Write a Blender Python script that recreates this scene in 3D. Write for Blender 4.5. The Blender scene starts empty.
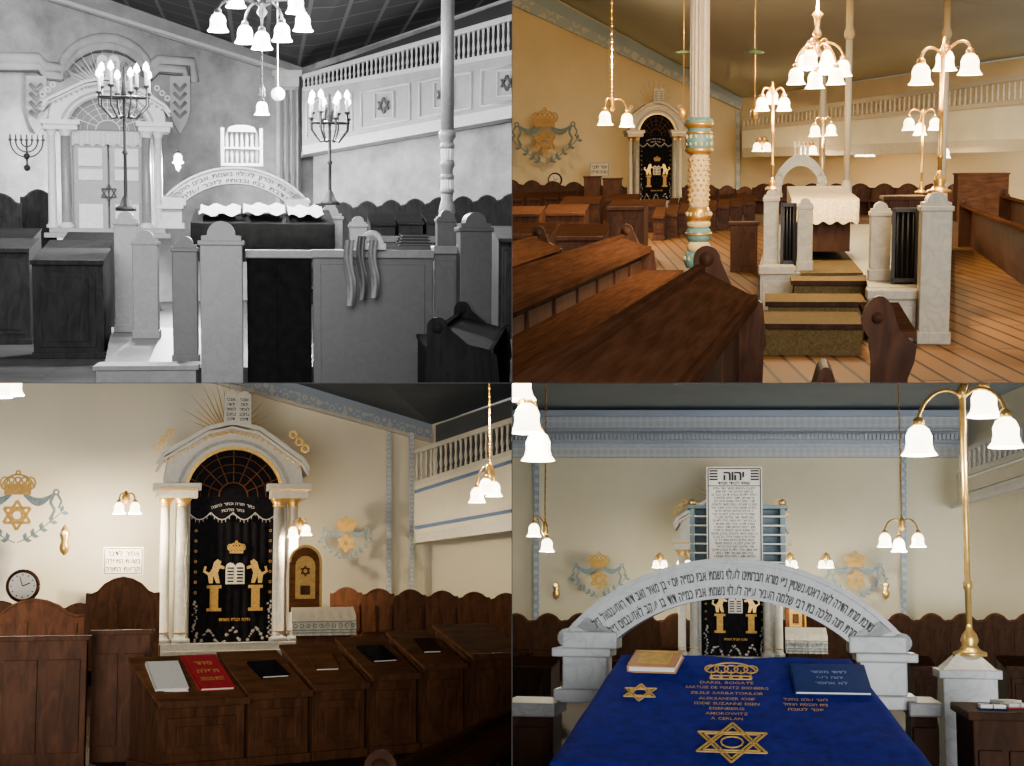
import bpy,bmesh,math,random
from mathutils import Vector,Matrix
random.seed(4)
F=1500.0
PI=math.pi
sc=bpy.context.scene
COL=sc.collection
# ------------------------------------------------------------------ materials
MC={}
def newmat(name):
    m=bpy.data.materials.new(name);m.use_nodes=True
    nt=m.node_tree;return m,nt,nt.nodes['Principled BSDF']
def ramp(nt,fac,cols,interp='LINEAR'):
    r=nt.nodes.new('ShaderNodeValToRGB');r.color_ramp.interpolation=interp
    e=r.color_ramp.elements
    while len(e)<len(cols):e.new(.5)
    for i,(p,c) in enumerate(cols):
        e[i].position=p;e[i].color=(c[0],c[1],c[2],1)
    nt.links.new(fac,r.inputs[0]);return r.outputs[0]
BASE=dict(
 wood=((.068,.026,.011),.6,0,.45,(3,3,.8),.15),
 woodl=((.115,.046,.018),.75,0,.35,(1,4,4),.1),
 woodt=((.080,.033,.015),.85,0,.3,(.6,8,8),.06),
 woodd=((.032,.014,.007),.6,0,.4,(3,3,.8),.15),
 marble=((.34,.35,.36),.4,0,.16,(1.6,1.6,1.6),.05),
 marbled=((.16,.16,.16),.45,0,.2,(1.6,1.6,1.6),.05),
 gold=((.72,.47,.14),.32,.75,.2,(6,6,6),.05),
 goldp=((.50,.30,.055),.6,0,.25,(6,6,6),.0),
 white=((.60,.60,.58),.5,0,.08,(3,3,3),.0),
 black=((.006,.006,.009),.75,0,.4,(3,3,3),.1),
 blue=((.14,.24,.50),.6,0,.15,(4,4,4),.0),
 bluel=((.42,.48,.57),.6,0,.15,(4,4,4),.0),
 bluegrey=((.15,.22,.27),.7,0,.3,(4,4,4),.0),
 green=((.10,.20,.12),.7,0,.15,(4,4,4),.0),
 cream=((.60,.53,.37),.8,0,.07,(1.2,1.2,1.2),.03),
 iron=((.012,.012,.014),.6,.0,.2,(4,4,4),.0),
 paper=((.74,.73,.69),.8,0,.05,(8,8,8),.0),
 red=((.36,.012,.02),.5,0,.15,(5,5,5),.0),
 navy=((.010,.028,.14),.7,0,.15,(5,5,5),.0),
 orange=((.42,.20,.08),.6,0,.15,(5,5,5),.0),
 velvet=((.004,.007,.13),.85,0,.4,(5,5,5),.2),
 lilac=((.40,.38,.40),.5,0,.08,(5,5,5),.0),
 teal=((.10,.27,.38),.5,0,.25,(9,9,9),.0),
 carpet=((.085,.068,.040),.95,0,.3,(14,14,14),.2),
 lace=((.56,.53,.47),.8,0,.35,(16,16,16),.2),
)
def mt(S,key):
    k=(S.name,key)
    if k in MC:return MC[k]
    c,ro,me,var,scl,bump=BASE[key]
    t=S.tint
    if S.name=='warm' and key.startswith('wood'):t=(.85,.84,.88)
    c=tuple(a*b for a,b in zip(c,t))
    if S.gray:
        l=.3*c[0]+.59*c[1]+.11*c[2]
        if key=='marble':l*=.55;var=.12
        if key=='marbled':l*=.45;var=.12
        c=(l,l,l)
    m,nt,b=newmat(S.name+'_'+key)
    tc=nt.nodes.new('ShaderNodeTexCoord');mp=nt.nodes.new('ShaderNodeMapping')
    mp.inputs['Scale'].default_value=scl
    nt.links.new(tc.outputs['Object'],mp.inputs[0])
    n=nt.nodes.new('ShaderNodeTexNoise');n.inputs['Scale'].default_value=3.0;n.inputs['Detail'].default_value=6
    n.inputs['Distortion'].default_value=1.2 if key.startswith(('marble','wood')) and key not in('woodt','woodl') else .2
    nt.links.new(mp.outputs[0],n.inputs[0])
    lo=tuple(max(0,x*(1-var)) for x in c);hi=tuple(min(1,x*(1+var)) for x in c)
    if key.startswith('marble'):
        o=ramp(nt,n.outputs[0],[(.3,hi),(.45,c),(.5,lo),(.55,c),(.8,hi)])
    else:
        o=ramp(nt,n.outputs[0],[(.3,lo),(.7,hi)])
    nt.links.new(o,b.inputs['Base Color'])
    b.inputs['Roughness'].default_value=ro;b.inputs['Metallic'].default_value=me
    if key.startswith('wood'):b.inputs['Specular IOR Level'].default_value={'woodd':.05,'woodt':.0,'woodl':.03}.get(key,.10)
    if key in('black','velvet','carpet','navy'):b.inputs['Specular IOR Level'].default_value=.05
    if key=='velvet':
        b.inputs['Sheen Weight'].default_value=.12;b.inputs['Sheen Tint'].default_value=(.1,.15,1,1)
    if bump:
        bp=nt.nodes.new('ShaderNodeBump');bp.inputs['Strength'].default_value=bump;bp.inputs['Distance'].default_value=.02
        nt.links.new(n.outputs[0],bp.inputs['Height']);nt.links.new(bp.outputs[0],b.inputs['Normal'])
    MC[k]=m;return m
def glow(S,st=5,c=None):
    k=(S.name,'glow',st)
    if k in MC:return MC[k]
    c=c or S.lamp
    m,nt,b=newmat(S.name+'_lit_glass')
    b.inputs['Base Color'].default_value=(.9,.85,.75,1)
    tc=nt.nodes.new('ShaderNodeTexCoord');n=nt.nodes.new('ShaderNodeTexNoise');n.inputs['Scale'].default_value=9
    nt.links.new(tc.outputs['Object'],n.inputs[0])
    o=ramp(nt,n.outputs[0],[(.3,tuple(x*.8 for x in c)),(.7,c)])
    nt.links.new(o,b.inputs['Emission Color']);b.inputs['Emission Strength'].default_value=st
    MC[k]=m;return m
def brickmat(name,c1,c2,mo,scale,bw,rh,ms,off=.5,rough=.5,rot=0):
    m,nt,b=newmat(name)
    tc=nt.nodes.new('ShaderNodeTexCoord');mp=nt.nodes.new('ShaderNodeMapping');mp.inputs['Rotation'].default_value=(0,0,rot)
    nt.links.new(tc.outputs['Object'],mp.inputs[0])
    br=nt.nodes.new('ShaderNodeTexBrick');br.offset=off
    br.inputs['Color1'].default_value=(*c1,1);br.inputs['Color2'].default_value=(*c2,1);br.inputs['Mortar'].default_value=(*mo,1)
    br.inputs['Scale'].default_value=scale;br.inputs['Brick Width'].default_value=bw;br.inputs['Row Height'].default_value=rh;br.inputs['Mortar Size'].default_value=ms
    nt.links.new(mp.outputs[0],br.inputs[0]);nt.links.new(br.outputs[0],b.inputs['Base Color'])
    b.inputs['Roughness'].default_value=rough;b.inputs['Specular IOR Level'].default_value=.08
    return m
def stencil(name,c1,c2,period,thr=.5,rough=.7):
    m,nt,b=newmat(name)
    tc=nt.nodes.new('ShaderNodeTexCoord')
    v=nt.nodes.new('ShaderNodeTexVoronoi');v.inputs['Scale'].default_value=1/period;v.inputs['Randomness'].default_value=0.0
    nt.links.new(tc.outputs['Object'],v.inputs['Vector'])
    o=ramp(nt,v.outputs['Distance'],[(0,c2),(thr*.35,c1),(thr*.6,c2),(thr,c1)],'CONSTANT')
    nt.links.new(o,b.inputs['Base Color']);b.inputs['Roughness'].default_value=rough
    return m
def plaster(name,c,var=.1,sc_=.5):
    m,nt,b=newmat(name);tc=nt.nodes.new('ShaderNodeTexCoord');n=nt.nodes.new('ShaderNodeTexNoise')
    n.inputs['Scale'].default_value=sc_;n.inputs['Detail'].default_value=10;n.inputs['Roughness'].default_value=.65
    nt.links.new(tc.outputs['Object'],n.inputs[0])
    nt.links.new(ramp(nt,n.outputs[0],[(.35,tuple(x*(1-var) for x in c)),(.65,tuple(x*(1+var) for x in c))]),b.inputs['Base Color'])
    b.inputs['Roughness'].default_value=.85;b.inputs['Specular IOR Level'].default_value=.15;return m
# ------------------------------------------------------------------ sets
OWN={}
class Set:
    def __init__(s,name,cx,hy,h,sx,sz,tint,gray,lamp):
        s.name=name;s.cx=cx;s.hy=hy;s.h=h;s.sx=sx;s.sz=sz;s.tint=tint;s.gray=gray;s.lamp=lamp
        yaw=math.atan((512-cx)/F);pitch=math.atan((383-hy)/F*math.cos(yaw))
        roll=-(383-hy)*(512-cx)/F**2/2
        s.M=(Matrix.Rotation(yaw,4,'Z')@Matrix.Rotation(pitch,4,'X')@Matrix.Rotation(roll,4,'Y'))
        s.Ri=s.M.to_3x3().transposed()
    def L(s,px,py,Y):
        d=s.Ri@Vector(((px-512)/F,1,(383-py)/F));return d*(Y/d.y)
    def base(s,px,Y):
        v=s.L(px,s.hy,Y);v.z=-s.h;return v
    def fit(s,x0,y0,x1,y1,Y):
        a=s.L(x0,y1,Y);b=s.L(x1,y1,Y);c=s.L((x0+x1)/2,y0,Y);l=(a+b)/2
        return l,b.x-a.x,c.z-l.z
# ------------------------------------------------------------------ mesh builder
class MB:
    def __init__(s):s.bm=bmesh.new();s.M=Matrix()
    def add(s,vs,fs,sm=False):
        v=[s.bm.verts.new(s.M@Vector(p)) for p in vs]
        for f in fs:
            try:
                q=s.bm.faces.new([v[i] for i in f]);q.smooth=sm
            except Exception:pass
        return s
    def box(s,x0,x1,y0,y1,z0,z1,b=0):
        if b<=0:
            return s.add([(x0,y0,z0),(x1,y0,z0),(x1,y1,z0),(x0,y1,z0),(x0,y0,z1),(x1,y0,z1),(x1,y1,z1),(x0,y1,z1)],
             [(0,3,2,1),(4,5,6,7),(0,1,5,4),(1,2,6,5),(2,3,7,6),(3,0,4,7)])
        t=bmesh.new();bmesh.ops.create_cube(t,size=1)
        for v in t.verts:
            v.co=Vector(((x0+x1)/2+v.co.x*(x1-x0),(y0+y1)/2+v.co.y*(y1-y0),(z0+z1)/2+v.co.z*(z1-z0)))
        bmesh.ops.bevel(t,geom=list(t.edges),offset=b,segments=2,affect='EDGES',profile=.6)
        t.verts.index_update()
        s.add([v.co.copy() for v in t.verts],[[v.index for v in f.verts] for f in t.faces]);t.free();return s
    def lathe(s,prof,c=(0,0,0),n=16,flute=0):
        vs=[];fs=[]
        for r,z in prof:
            for i in range(n):
                a=2*PI*i/n;rr=r*(1-(flute if i%2 else 0))
                vs.append((c[0]+rr*math.cos(a),c[1]+rr*math.sin(a),c[2]+z))
        m=len(prof)
        for j in range(m-1):
            for i in range(n):
                k=(i+1)%n;fs.append((j*n+i,j*n+k,(j+1)*n+k,(j+1)*n+i))
        if prof[0][0]>1e-4:fs.append(tuple(range(n)))
        if prof[-1][0]>1e-4:fs.append(tuple(range((m-1)*n,m*n)))
        s.add(vs,fs,flute==0)
        return s
    def tube(s,pts,r,n=6,r1=None):
        pts=[Vector(p) for p in pts];m=len(pts);vs=[];fs=[]
        up=Vector((0,1,0))
        for j,p in enumerate(pts):
            d=(pts[min(j+1,m-1)]-pts[max(j-1,0)])
            if d.length<1e-9:d=Vector((0,0,1))
            d.normalize()
            u=up if abs(d.dot(up))<.95 else Vector((1,0,0))
            a=d.cross(u).normalized();b=d.cross(a)
            rr=r if r1 is None else r+(r1-r)*j/(m-1)
            for i in range(n):
                t=2*PI*i/n;vs.append(p+a*rr*math.cos(t)+b*rr*math.sin(t))
        for j in range(m-1):
            for i in range(n):
                k=(i+1)%n;fs.append((j*n+i,j*n+k,(j+1)*n+k,(j+1)*n+i))
        fs2=[tuple(range(n)),tuple(range((m-1)*n,m*n))]
        s.add(vs,fs+fs2,True);return s
    def prism(s,pts,y0,y1):
        n=len(pts)
        vs=[(p[0],y0,p[1]) for p in pts]+[(p[0],y1,p[1]) for p in pts]
        fs=[tuple(range(n)),tuple(range(2*n-1,n-1,-1))]+[(i,(i+1)%n,n+(i+1)%n,n+i) for i in range(n)]
        return s.add(vs,fs)
    def prismx(s,pts,x0,x1):
        n=len(pts)
        vs=[(x0,p[0],p[1]) for p in pts]+[(x1,p[0],p[1]) for p in pts]
        fs=[tuple(range(n)),tuple(range(2*n-1,n-1,-1))]+[(i,(i+1)%n,n+(i+1)%n,n+i) for i in range(n)]
        return s.add(vs,fs)
    def bar(s,p,q,w,y0,y1):
        a=Vector(p);b=Vector(q);d=(b-a).normalized();n=Vector((-d.y,d.x))*w/2
        return s.prism([tuple(a-n),tuple(b-n),tuple(b+n),tuple(a+n)],y0,y1)
    def line(s,pts,w,y0,y1):
        for a,b in zip(pts[:-1],pts[1:]):s.bar(a,b,w,y0,y1)
        return s
    def ball(s,c,r,e=(1,1,1),n=12,m=8):
        vs=[];fs=[]
        for j in range(m+1):
            t=PI*j/m
            for i in range(n):
                a=2*PI*i/n;vs.append((c[0]+r*e[0]*math.sin(t)*math.cos(a),c[1]+r*e[1]*math.sin(t)*math.sin(a),c[2]+r*e[2]*math.cos(t)))
        for j in range(m):
            for i in range(n):
                k=(i+1)%n;fs.append((j*n+i,(j+1)*n+i,(j+1)*n+k,j*n+k))
        s.add(vs,fs,True);return s
    def star(s,cx,cz,r,w,y0,y1):
        for off in (PI/2,-PI/2):
            p=[(cx+r*math.cos(off+2*PI*i/3),cz+r*math.sin(off+2*PI*i/3)) for i in range(3)]
            s.line(p+[p[0]],w,y0,y1)
        return s
    def arc(s,cx,cz,r,a0,a1,w,y0,y1,n=12,ez=1):
        s.line([(cx+r*math.cos(a0+(a1-a0)*i/n),cz+ez*r*math.sin(a0+(a1-a0)*i/n)) for i in range(n+1)],w,y0,y1);return s
    def crown(s,cx,cz,w,y0,y1):
        t=w*.05
        s.bar((cx-w*.36,cz),(cx+w*.36,cz),w*.13,y0,y1)
        for k in(-2,-1,0,1,2):
            x=cx+k*w*.17
            s.arc(x,cz+w*.26,w*.13,0,2*PI,t,y0,y1,8,1.3)
            s.bar((x,cz+w*.05),(x,cz+w*.3),t,y0,y1)
        s.arc(cx,cz+w*.12,w*.42,.1,PI-.1,t,y0,y1,12,.9)
        s.arc(cx,cz+w*.55,w*.06,0,2*PI,t,y0,y1,6)
        return s
    def lion(s,cx,cz,k,fl,y0,y1):
        P=[(-.3,-.5),(-.12,-.5),(-.1,-.12),(.05,-.5),(.22,-.5),(.12,0),(.2,.22),(.42,.18),(.44,.3),(.22,.38),(.27,.55),(.1,.66),(-.06,.52),(-.15,.2),(-.3,0),(-.48,.1),(-.42,.3),(-.52,.32),(-.58,.05),(-.35,-.12)]
        s.prism([(cx+fl*p[0]*k,cz+p[1]*k) for p in P],y0,y1);return s
GL={}
def glyph(ch):
    if ch in GL:return GL[ch]
    cu=bpy.data.curves.new('g','FONT');cu.body=ch;cu.size=1;cu.resolution_u=2;cu.offset=.018 if ord(ch)>1000 else .004
    ob=bpy.data.objects.new('g',cu);COL.objects.link(ob)
    dg=bpy.context.evaluated_depsgraph_get();me=bpy.data.meshes.new_from_object(ob.evaluated_get(dg))
    vs=[v.co.copy() for v in me.vertices];fs=[tuple(p.vertices) for p in me.polygons]
    bpy.data.objects.remove(ob);bpy.data.curves.remove(cu);bpy.data.meshes.remove(me)
    if vs:
        x0=min(v.x for v in vs);x1=max(v.x for v in vs)
        vs=[(v.x-x0,v.y) for v in vs];w=x1-x0
    else:w=.3
    GL[ch]=(vs,fs,w);return GL[ch]
def text(mb,s,cx,cz,h,y,maxw=None,heb=True,arc=None):
    """s written centred at (cx,cz) on a plane facing -y; arc=(centre x,z,radius) bends it"""
    if heb:s=s[::-1]
    gs=[glyph(c) for c in s];sc_=h/.7;tot=sum((g[2]+.07)*sc_ for g in gs)
    kx=1.0
    if maxw and (tot>maxw or arc):kx=maxw/tot
    x=-tot*kx/2
    for g in gs:
        w=g[2]*sc_*kx
        if g[0]:
            if arc:
                R=arc[2];a=(x+w/2)/R
                def f(px,pz):
                    lx=px*sc_*kx-w/2;lz=pz*sc_
                    return(arc[0]+(R+lz)*math.sin(a)+lx*math.cos(a),y,arc[1]+(R+lz)*math.cos(a)-lx*math.sin(a))
                vs=[f(*v) for v in g[0]]
            else:
                vs=[(cx+x+v[0]*sc_*kx,y,cz+v[1]*sc_-h/2) for v in g[0]]
            mb.add(vs,g[1])
        x+=(g[2]+.07)*sc_*kx
def mkobj(name,mb,mat):
    bmesh.ops.recalc_face_normals(mb.bm,faces=list(mb.bm.faces))
    me=bpy.data.meshes.new(name);mb.bm.to_mesh(me);mb.bm.free()
    me.materials.append(mat)
    o=bpy.data.objects.new(name,me);COL.objects.link(o);return o
def tag(o,label=None,cat=None,group=None,kind=None):
    if label:o['label']=label
    if cat:o['category']=cat
    if group:o['group']=group
    if kind:o['kind']=kind
def thing(S,name,label,cat,loc,rz=0,group=None,rx=0,kind=None):
    o=bpy.data.objects.new(name,None);o.empty_display_size=.1;COL.objects.link(o)
    o.matrix_world=S.M@Matrix.Translation(loc)@Matrix.Rotation(rz,4,'Z')@Matrix.Rotation(rx,4,'X')
    tag(o,label,cat,group,kind);OWN[o.name]=S;return o
def part(par,name,mb,mat,label=None):
    o=mkobj(name,mb,mat);o.parent=par;OWN[o.name]=OWN[par.name]
    if label:o['label']=label
    return o
def put(S,name,mb,mat,label,cat=None,kind=None,group=None):
    vs=mb.bm.verts
    if not len(vs):return None
    lo=Vector([min(v.co[i] for v in vs) for i in range(3)]);hi=Vector([max(v.co[i] for v in vs) for i in range(3)])
    c=Vector(((lo.x+hi.x)/2,(lo.y+hi.y)/2,lo.z))
    for v in vs:v.co-=c
    o=mkobj(name,mb,mat);o.matrix_world=S.M@Matrix.Translation(c);tag(o,label,cat,group,kind);OWN[o.name]=S;return o
def light(par,loc,e,c,r=.06):
    ld=bpy.data.lights.new('bulb_or_fill_light','POINT');ld.energy=e;ld.color=c;ld.shadow_soft_size=r
    o=bpy.data.objects.new('bulb_or_fill_light',ld);COL.objects.link(o);o.parent=par;o.location=loc;return o
def slabm(S,pts,th):
    mb=MB();f=[S.L(*p) for p in pts];n=len(f)
    vs=[tuple(p) for p in f]+[(p.x,p.y+th,p.z) for p in f]
    mb.add(vs,[tuple(range(n)),tuple(range(2*n-1,n-1,-1))]+[(i,(i+1)%n,n+(i+1)%n,n+i) for i in range(n)]);return mb
def struct(S,name,pts,th,mat,label):return put(S,name,slabm(S,pts,th),mat,label,kind='structure')
def wallq(S,name,x0,Y0,x1,Y1,yt0,yt1,mat,label,yb=None,t=.2):
    a=S.L(x0,yt0,Y0);b=S.L(x1,yt1,Y1);mb=MB()
    za=zb=-S.h
    if yb:za=S.L(x0,yb[0],Y0).z;zb=S.L(x1,yb[1],Y1).z
    vs=[(a.x,a.y,za),(b.x,b.y,zb),tuple(b),tuple(a)];vs+=[(v[0],v[1]+t,v[2]) for v in vs]
    mb.add(vs,[(0,1,2,3),(7,6,5,4),(0,4,5,1),(1,5,6,2),(2,6,7,3),(3,7,4,0)])
    return put(S,name,mb,mat,label,kind='structure')
# ------------------------------------------------------------------ generators
def post(S,x0,y0,x1,y1,Y,d=None,m='marble',label='grey veined marble post with rounded cap on the reading platform',zb=None,name='marble_post'):
    l,w,h=S.fit(x0,y0,x1,y1,Y)
    if zb is not None:h+=l.z-zb;l.z=zb
    d=d or w
    l.y+=d/2
    o=thing(S,name,label,'stone post',l,group='marble posts of the platform')
    a=w/2*.9;e=d/2*.9;ch=w*.42
    part(o,'shaft',MB().box(-a,a,-e,e,.1,h-ch-.03,.01),mt(S,m))
    part(o,'plinth',MB().box(-w/2,w/2,-d/2,d/2,0,.12,.012),mt(S,m))
    mb=MB().box(-w/2,w/2,-d/2,d/2,h-ch-.05,h-ch,.01)
    pts=[(-w*.42,h-ch-.01),(w*.42,h-ch-.01),(w*.42,h-ch*.75),(w*.3,h-ch*.72)]
    pts+=[(w*.3*math.cos(t),h-ch*.72+ch*.72*math.sin(t)) for t in [PI*i/10 for i in range(1,10)]]+[(-w*.3,h-ch*.72),(-w*.42,h-ch*.75)]
    mb.prism(pts,-e,e);part(o,'cap',mb,mt(S,m))
    return o
def lowwall(S,x0,y0,x1,y1,Y,d=.25,m='marble',label='marble parapet wall with flat coping around the platform',zb=None,panels=2,mcop=None):
    l,w,h=S.fit(x0,y0,x1,y1,Y)
    if zb is not None:h+=l.z-zb;l.z=zb
    l.y+=d/2
    o=thing(S,'parapet_wall',label,'low wall',l)
    part(o,'body',MB().box(-w/2,w/2,-d*.4,d*.4,0,h-.08),mt(S,m))
    part(o,'coping',MB().box(-w/2-.02,w/2+.02,-d*.62,d*.62,h-.09,h,.012),mt(S,mcop or m))
    pw=w/panels
    for i in range(panels):
        c=-w/2+pw*(i+.5)
        part(o,'panel',MB().box(c-pw*.44,c+pw*.44,-d*.46,-d*.38,.1,h-.16,.008),mt(S,m))
    return o
def pewback(S,x0,x1,yt,Y,m='wood',rz=0,label='tall dark wooden pew back with scalloped crest against the wall',grp='wall pews',peak=1.0):
    l,w,_=S.fit(x0,yt,x1,yt+10,Y);zt=S.L((x0+x1)/2,yt,Y).z;l.z=-S.h;H=zt+S.h
    w/=max(.5,math.cos(rz))
    o=thing(S,'wall_pew',label,'pew',l,rz,grp)
    q=min(.14*H,.22*w)*peak
    cr=[(w/2,H-q),(w*.42,H-q*1.05),(w*.34,H-q*.9),(w*.24,H-q*.42),(w*.12,H-q*.12),(0,H),(-w*.12,H-q*.12),(-w*.24,H-q*.42),(-w*.34,H-q*.9),(-w*.42,H-q*1.05),(-w/2,H-q)]
    part(o,'backrest',MB().prism([(-w/2,0),(w/2,0)]+cr,0,.06),mt(S,m))
    part(o,'crest_rail',MB().tube([(p[0],.02,p[1]) for p in cr],.028),mt(S,'wood' if m=='woodd' else m))
    for k in(-1,1):part(o,'panel',MB().box(k*w*.25-w*.19,k*w*.25+w*.19,-.025,.01,H*.45,H*.8,.01),mt(S,m))
    part(o,'seat',MB().box(-w/2,w/2,-.4,0,.42,.47,.01),mt(S,m))
    for k in(-1,1):part(o,'armrest',MB().box(k*w/2-.02,k*w/2+.02,-.42,.06,0,H*.42,.008),mt(S,m))
    return o
def desk(S,x0,x1,yf,yb,Y,D=1.0,m='wood',mtop='woodt',rz=0,label='brown wooden prayer desk with slanted lid',grp='prayer desks'):
    l,w,_=S.fit(x0,yf,x1,yf+5,Y);xm=(x0+x1)/2
    w/=math.cos(rz)
    zf=S.L(xm,yf,Y).z+S.h;zb=S.L(xm,yb,Y+D).z+S.h;l.z=-S.h
    o=thing(S,'prayer_desk',label,'desk',l,rz,grp)
    a=w/2-.02
    part(o,'body',MB().prismx([(.04,.05),(D-.03,.05),(D-.03,zb-.04),(.04,zf-.04)],-a,a),mt(S,m))
    part(o,'plinth',MB().box(-w/2,w/2,0,D,0,.09,.01),mt(S,m))
    part(o,'lid',MB().prismx([(-.04,zf-.035),(D+.02,zb-.035),(D+.02,zb),(-.04,zf)],-w/2+.01,w/2-.01),mt(S,mtop or m))
    part(o,'book_ledge',MB().box(-w/2,w/2,-.05,-.01,zf-.04,zf+.025,.006),mt(S,m))
    n=2 if w>1.1 else 1
    for i in range(n):
        c=-a+(2*a)*(i+.5)/n;q=a/n*.78
        mb=MB()
        z0,z1=.16,zf-.14
        if z1>z0+.1:
            mb.box(c-q,c+q,.015,.05,z0,z1,.01);mb.box(c-q*.75,c+q*.75,-.005,.03,z0+.08,z1-.08,.008)
            part(o,'door_panel',mb,mt(S,m))
    return o,zf,zb,D
def on_desk(S,dk,u,t,name,w,hh,th,mats,label,cat='book',rot=0):
    o,zf,zb,D=dk
    sl=math.atan2(zb-zf,D)
    loc=o.matrix_world@Vector((u,t*D,zf+(zb-zf)*t+.012))
    b=thing(S,name,label,cat,S.Ri@loc,rot,rx=sl)
    part(b,'cover',MB().box(-w/2,w/2,-hh/2,hh/2,0,th*.2).box(-w/2,w/2,-hh/2,hh/2,th*.8,th).box(-w/2,-w/2+.012,-hh/2,hh/2,0,th),mats[0])
    part(b,'pages',MB().box(-w/2+.01,w/2-.012,-hh/2+.01,hh/2-.01,th*.2,th*.8),mats[1])
    return b
def longpew(S,A,B,zr,zl,w,m='wood',label='long dark wooden pew with sloping book board',seat=True,mtop='woodt'):
    A=Vector((A[0],A[1],-S.h));B=Vector((B[0],B[1],-S.h));d=B-A;L=d.length;rz=math.atan2(d.y,d.x)
    o=thing(S,'long_pew',label,'pew',A,rz,'long pews')
    hr=zr+S.h;hl=zl+S.h
    part(o,'book_board',MB().prismx([(0,hr-.03),(w,hl-.03),(w,hl),(0,hr)],0,L),mt(S,mtop or m))
    part(o,'backrest',MB().box(0,L,w*.35,w*.35+.04,.0,hr+.0),mt(S,m))
    part(o,'top_rail',MB().box(0,L,w-.03,w+.03,hl-.02,hl+.035,.01),mt(S,'woodt'))
    part(o,'front_rail',MB().box(0,L,-.02,.02,hr-.06,hr+.015,.008),mt(S,'woodt'))
    n=max(2,int(L/1.1))
    for i in range(n):part(o,'panel',MB().box(L*i/n+.08,L*(i+1)/n-.08,w*.35-.03,w*.35,.15,hr-.14,.01),mt(S,m))
    if seat:part(o,'seat',MB().box(0,L,-.4,w*.3,.40,.45,.012),mt(S,mtop or m))
    for x in(-.03,L-.02):
        pts=[(-.42 if seat else -.05,0),(w+.05,0),(w+.05,hl+.05)]
        pts+=[(w+.0+.09*math.cos(t)-.04,hl+.07+.09*math.sin(t)) for t in [i*PI/8 for i in range(9)]]
        pts+=[(w*.4,hr+.05),(-.05,hr-.04),(-.08,.6*hr),(-.3 if seat else -.06,.55*hr),(-.42 if seat else -.06,.45*hr)]
        part(o,'pew_end',MB().prismx(pts,x,x+.05),mt(S,m))
        part(o,'scroll',MB().tube([(x-.01,w-.04,hl+.07),(x+.06,w-.04,hl+.07)],.05,12),mt(S,m))
    return o
TUL=[(.018,.02),(.03,.0),(.055,-.02),(.072,-.06),(.07,-.10),(.078,-.135),(.10,-.165),(.094,-.165),(.06,-.11),(.0,-.06)]
def lamp(S,px,ybase,yhub,Y,shades,sz=1.0,style='stand',label='brass lamp with lit glass tulip shades',e=60,metal='gold',up=None,glowst=5,lights=True,cat='lamp',bs=1.0):
    """standing or hanging tulip lamp: pole/chain from base (or ceiling) to hub, curved arms, bell shades"""
    k=Y/F;org=S.L(px,ybase if style=='stand' else yhub,Y);H=(ybase-yhub)*k
    nm={'stand':'standing_lamp','hang':'hanging_lamp','wall':'wall_lamp'}[style]
    if cat=='chandelier':nm='chandelier'
    o=thing(S,nm,label,cat,org,0,'glass shade lamps')
    z0=H if style=='stand' else 0
    gm=mt(S,metal)
    if style=='stand':
        r=.017*sz
        part(o,'pole',MB().lathe([(r,0),(r,H*.25),(r*1.5,H*.26),(r*1.5,H*.28),(r,H*.29),(r,H*.6),(r*1.4,H*.61),(r,H*.63),(r,H),(r*.5,H+.05*sz)],n=12),gm)
        q=sz*bs
        part(o,'base',MB().lathe([(.14*q,0),(.14*q,.03*q),(.09*q,.05*q),(.06*q,.09*q),(.075*q,.13*q),(.06*q,.18*q),(.03*q,.22*q),(r,.26*q)],n=16),gm)
        part(o,'finial',MB().lathe([(.01,H),(.035*sz,H+.03*sz),(.02*sz,H+.07*sz),(0,H+.1*sz)],n=10),gm)
    elif style=='hang':
        t=(yhub-(ybase if ybase<yhub else yhub-60))*k
        mb=MB();n=max(3,min(60,int(t/(.09*sz))))
        for i in range(n):
            z=t*i/n+.02;zz=t*(i+.62)/n+.05
            mb.tube([(0,0,z),(0,0,zz)],.009*sz,5);mb.ball((0,0,z),.016*sz,n=6,m=4)
        part(o,'chain',mb,gm)
        part(o,'hub',MB().lathe([(0,-.10*sz),(.025*sz,-.08*sz),(.05*sz,-.04*sz),(.03*sz,0),(.045*sz,.03*sz),(.015*sz,.08*sz),(.01,.1*sz)],n=12),gm)
        if cat=='chandelier':
            part(o,'stem',MB().lathe([(.02*sz,.1*sz),(.05*sz,.14*sz),(.02*sz,.2*sz),(.035*sz,.3*sz),(.06*sz,.34*sz),(.02*sz,.38*sz),(.01,.5*sz)],n=12),gm)
    else:
        part(o,'wall_plate',MB().lathe([(0,-.12*sz),(.05*sz,-.06*sz),(.06*sz,0),(.05*sz,.06*sz),(0,.12*sz)],n=12),gm)
    for i,(sx,sy) in enumerate(shades):
        dy=(-1 if style=='wall' else (1 if i%2 else -1))*.12*sz
        q=S.L(sx,sy,Y+dy)-org;dx=q.x;dz=q.z+.08*sz
        hx=(dz-z0)
        P0=Vector((0,0,z0));P3=Vector((dx,dy,dz+.02*sz));P1=Vector((dx*.35,dy*.3,z0+max(hx,0)+.12*sz));P2=Vector((dx*1.0,dy,dz+.15*sz))
        pts=[P0*(1-t)**3+P1*3*t*(1-t)**2+P2*3*t*t*(1-t)+P3*t**3 for t in [j/9 for j in range(10)]]
        part(o,'arm',MB().tube(pts,.011*sz,6),gm)
        part(o,'shade_holder',MB().lathe([(.01,.05*sz),(.03*sz,.035*sz),(.035*sz,.0)],(dx,dy,dz),10),gm)
        part(o,'lamp_shade',MB().lathe([(a*sz,c*sz) for a,c in TUL],(dx,dy,dz),14),glow(S,glowst))
        if lights:light(o,(dx,dy,dz-.2*sz),e,S.lamp,.05)
    if up:light(o,(0,-.1,z0+.55*sz),up,S.lamp,.12)  # extra hidden uplight above the hub, added to brighten the ceiling; no bulb there
    return o
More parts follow.
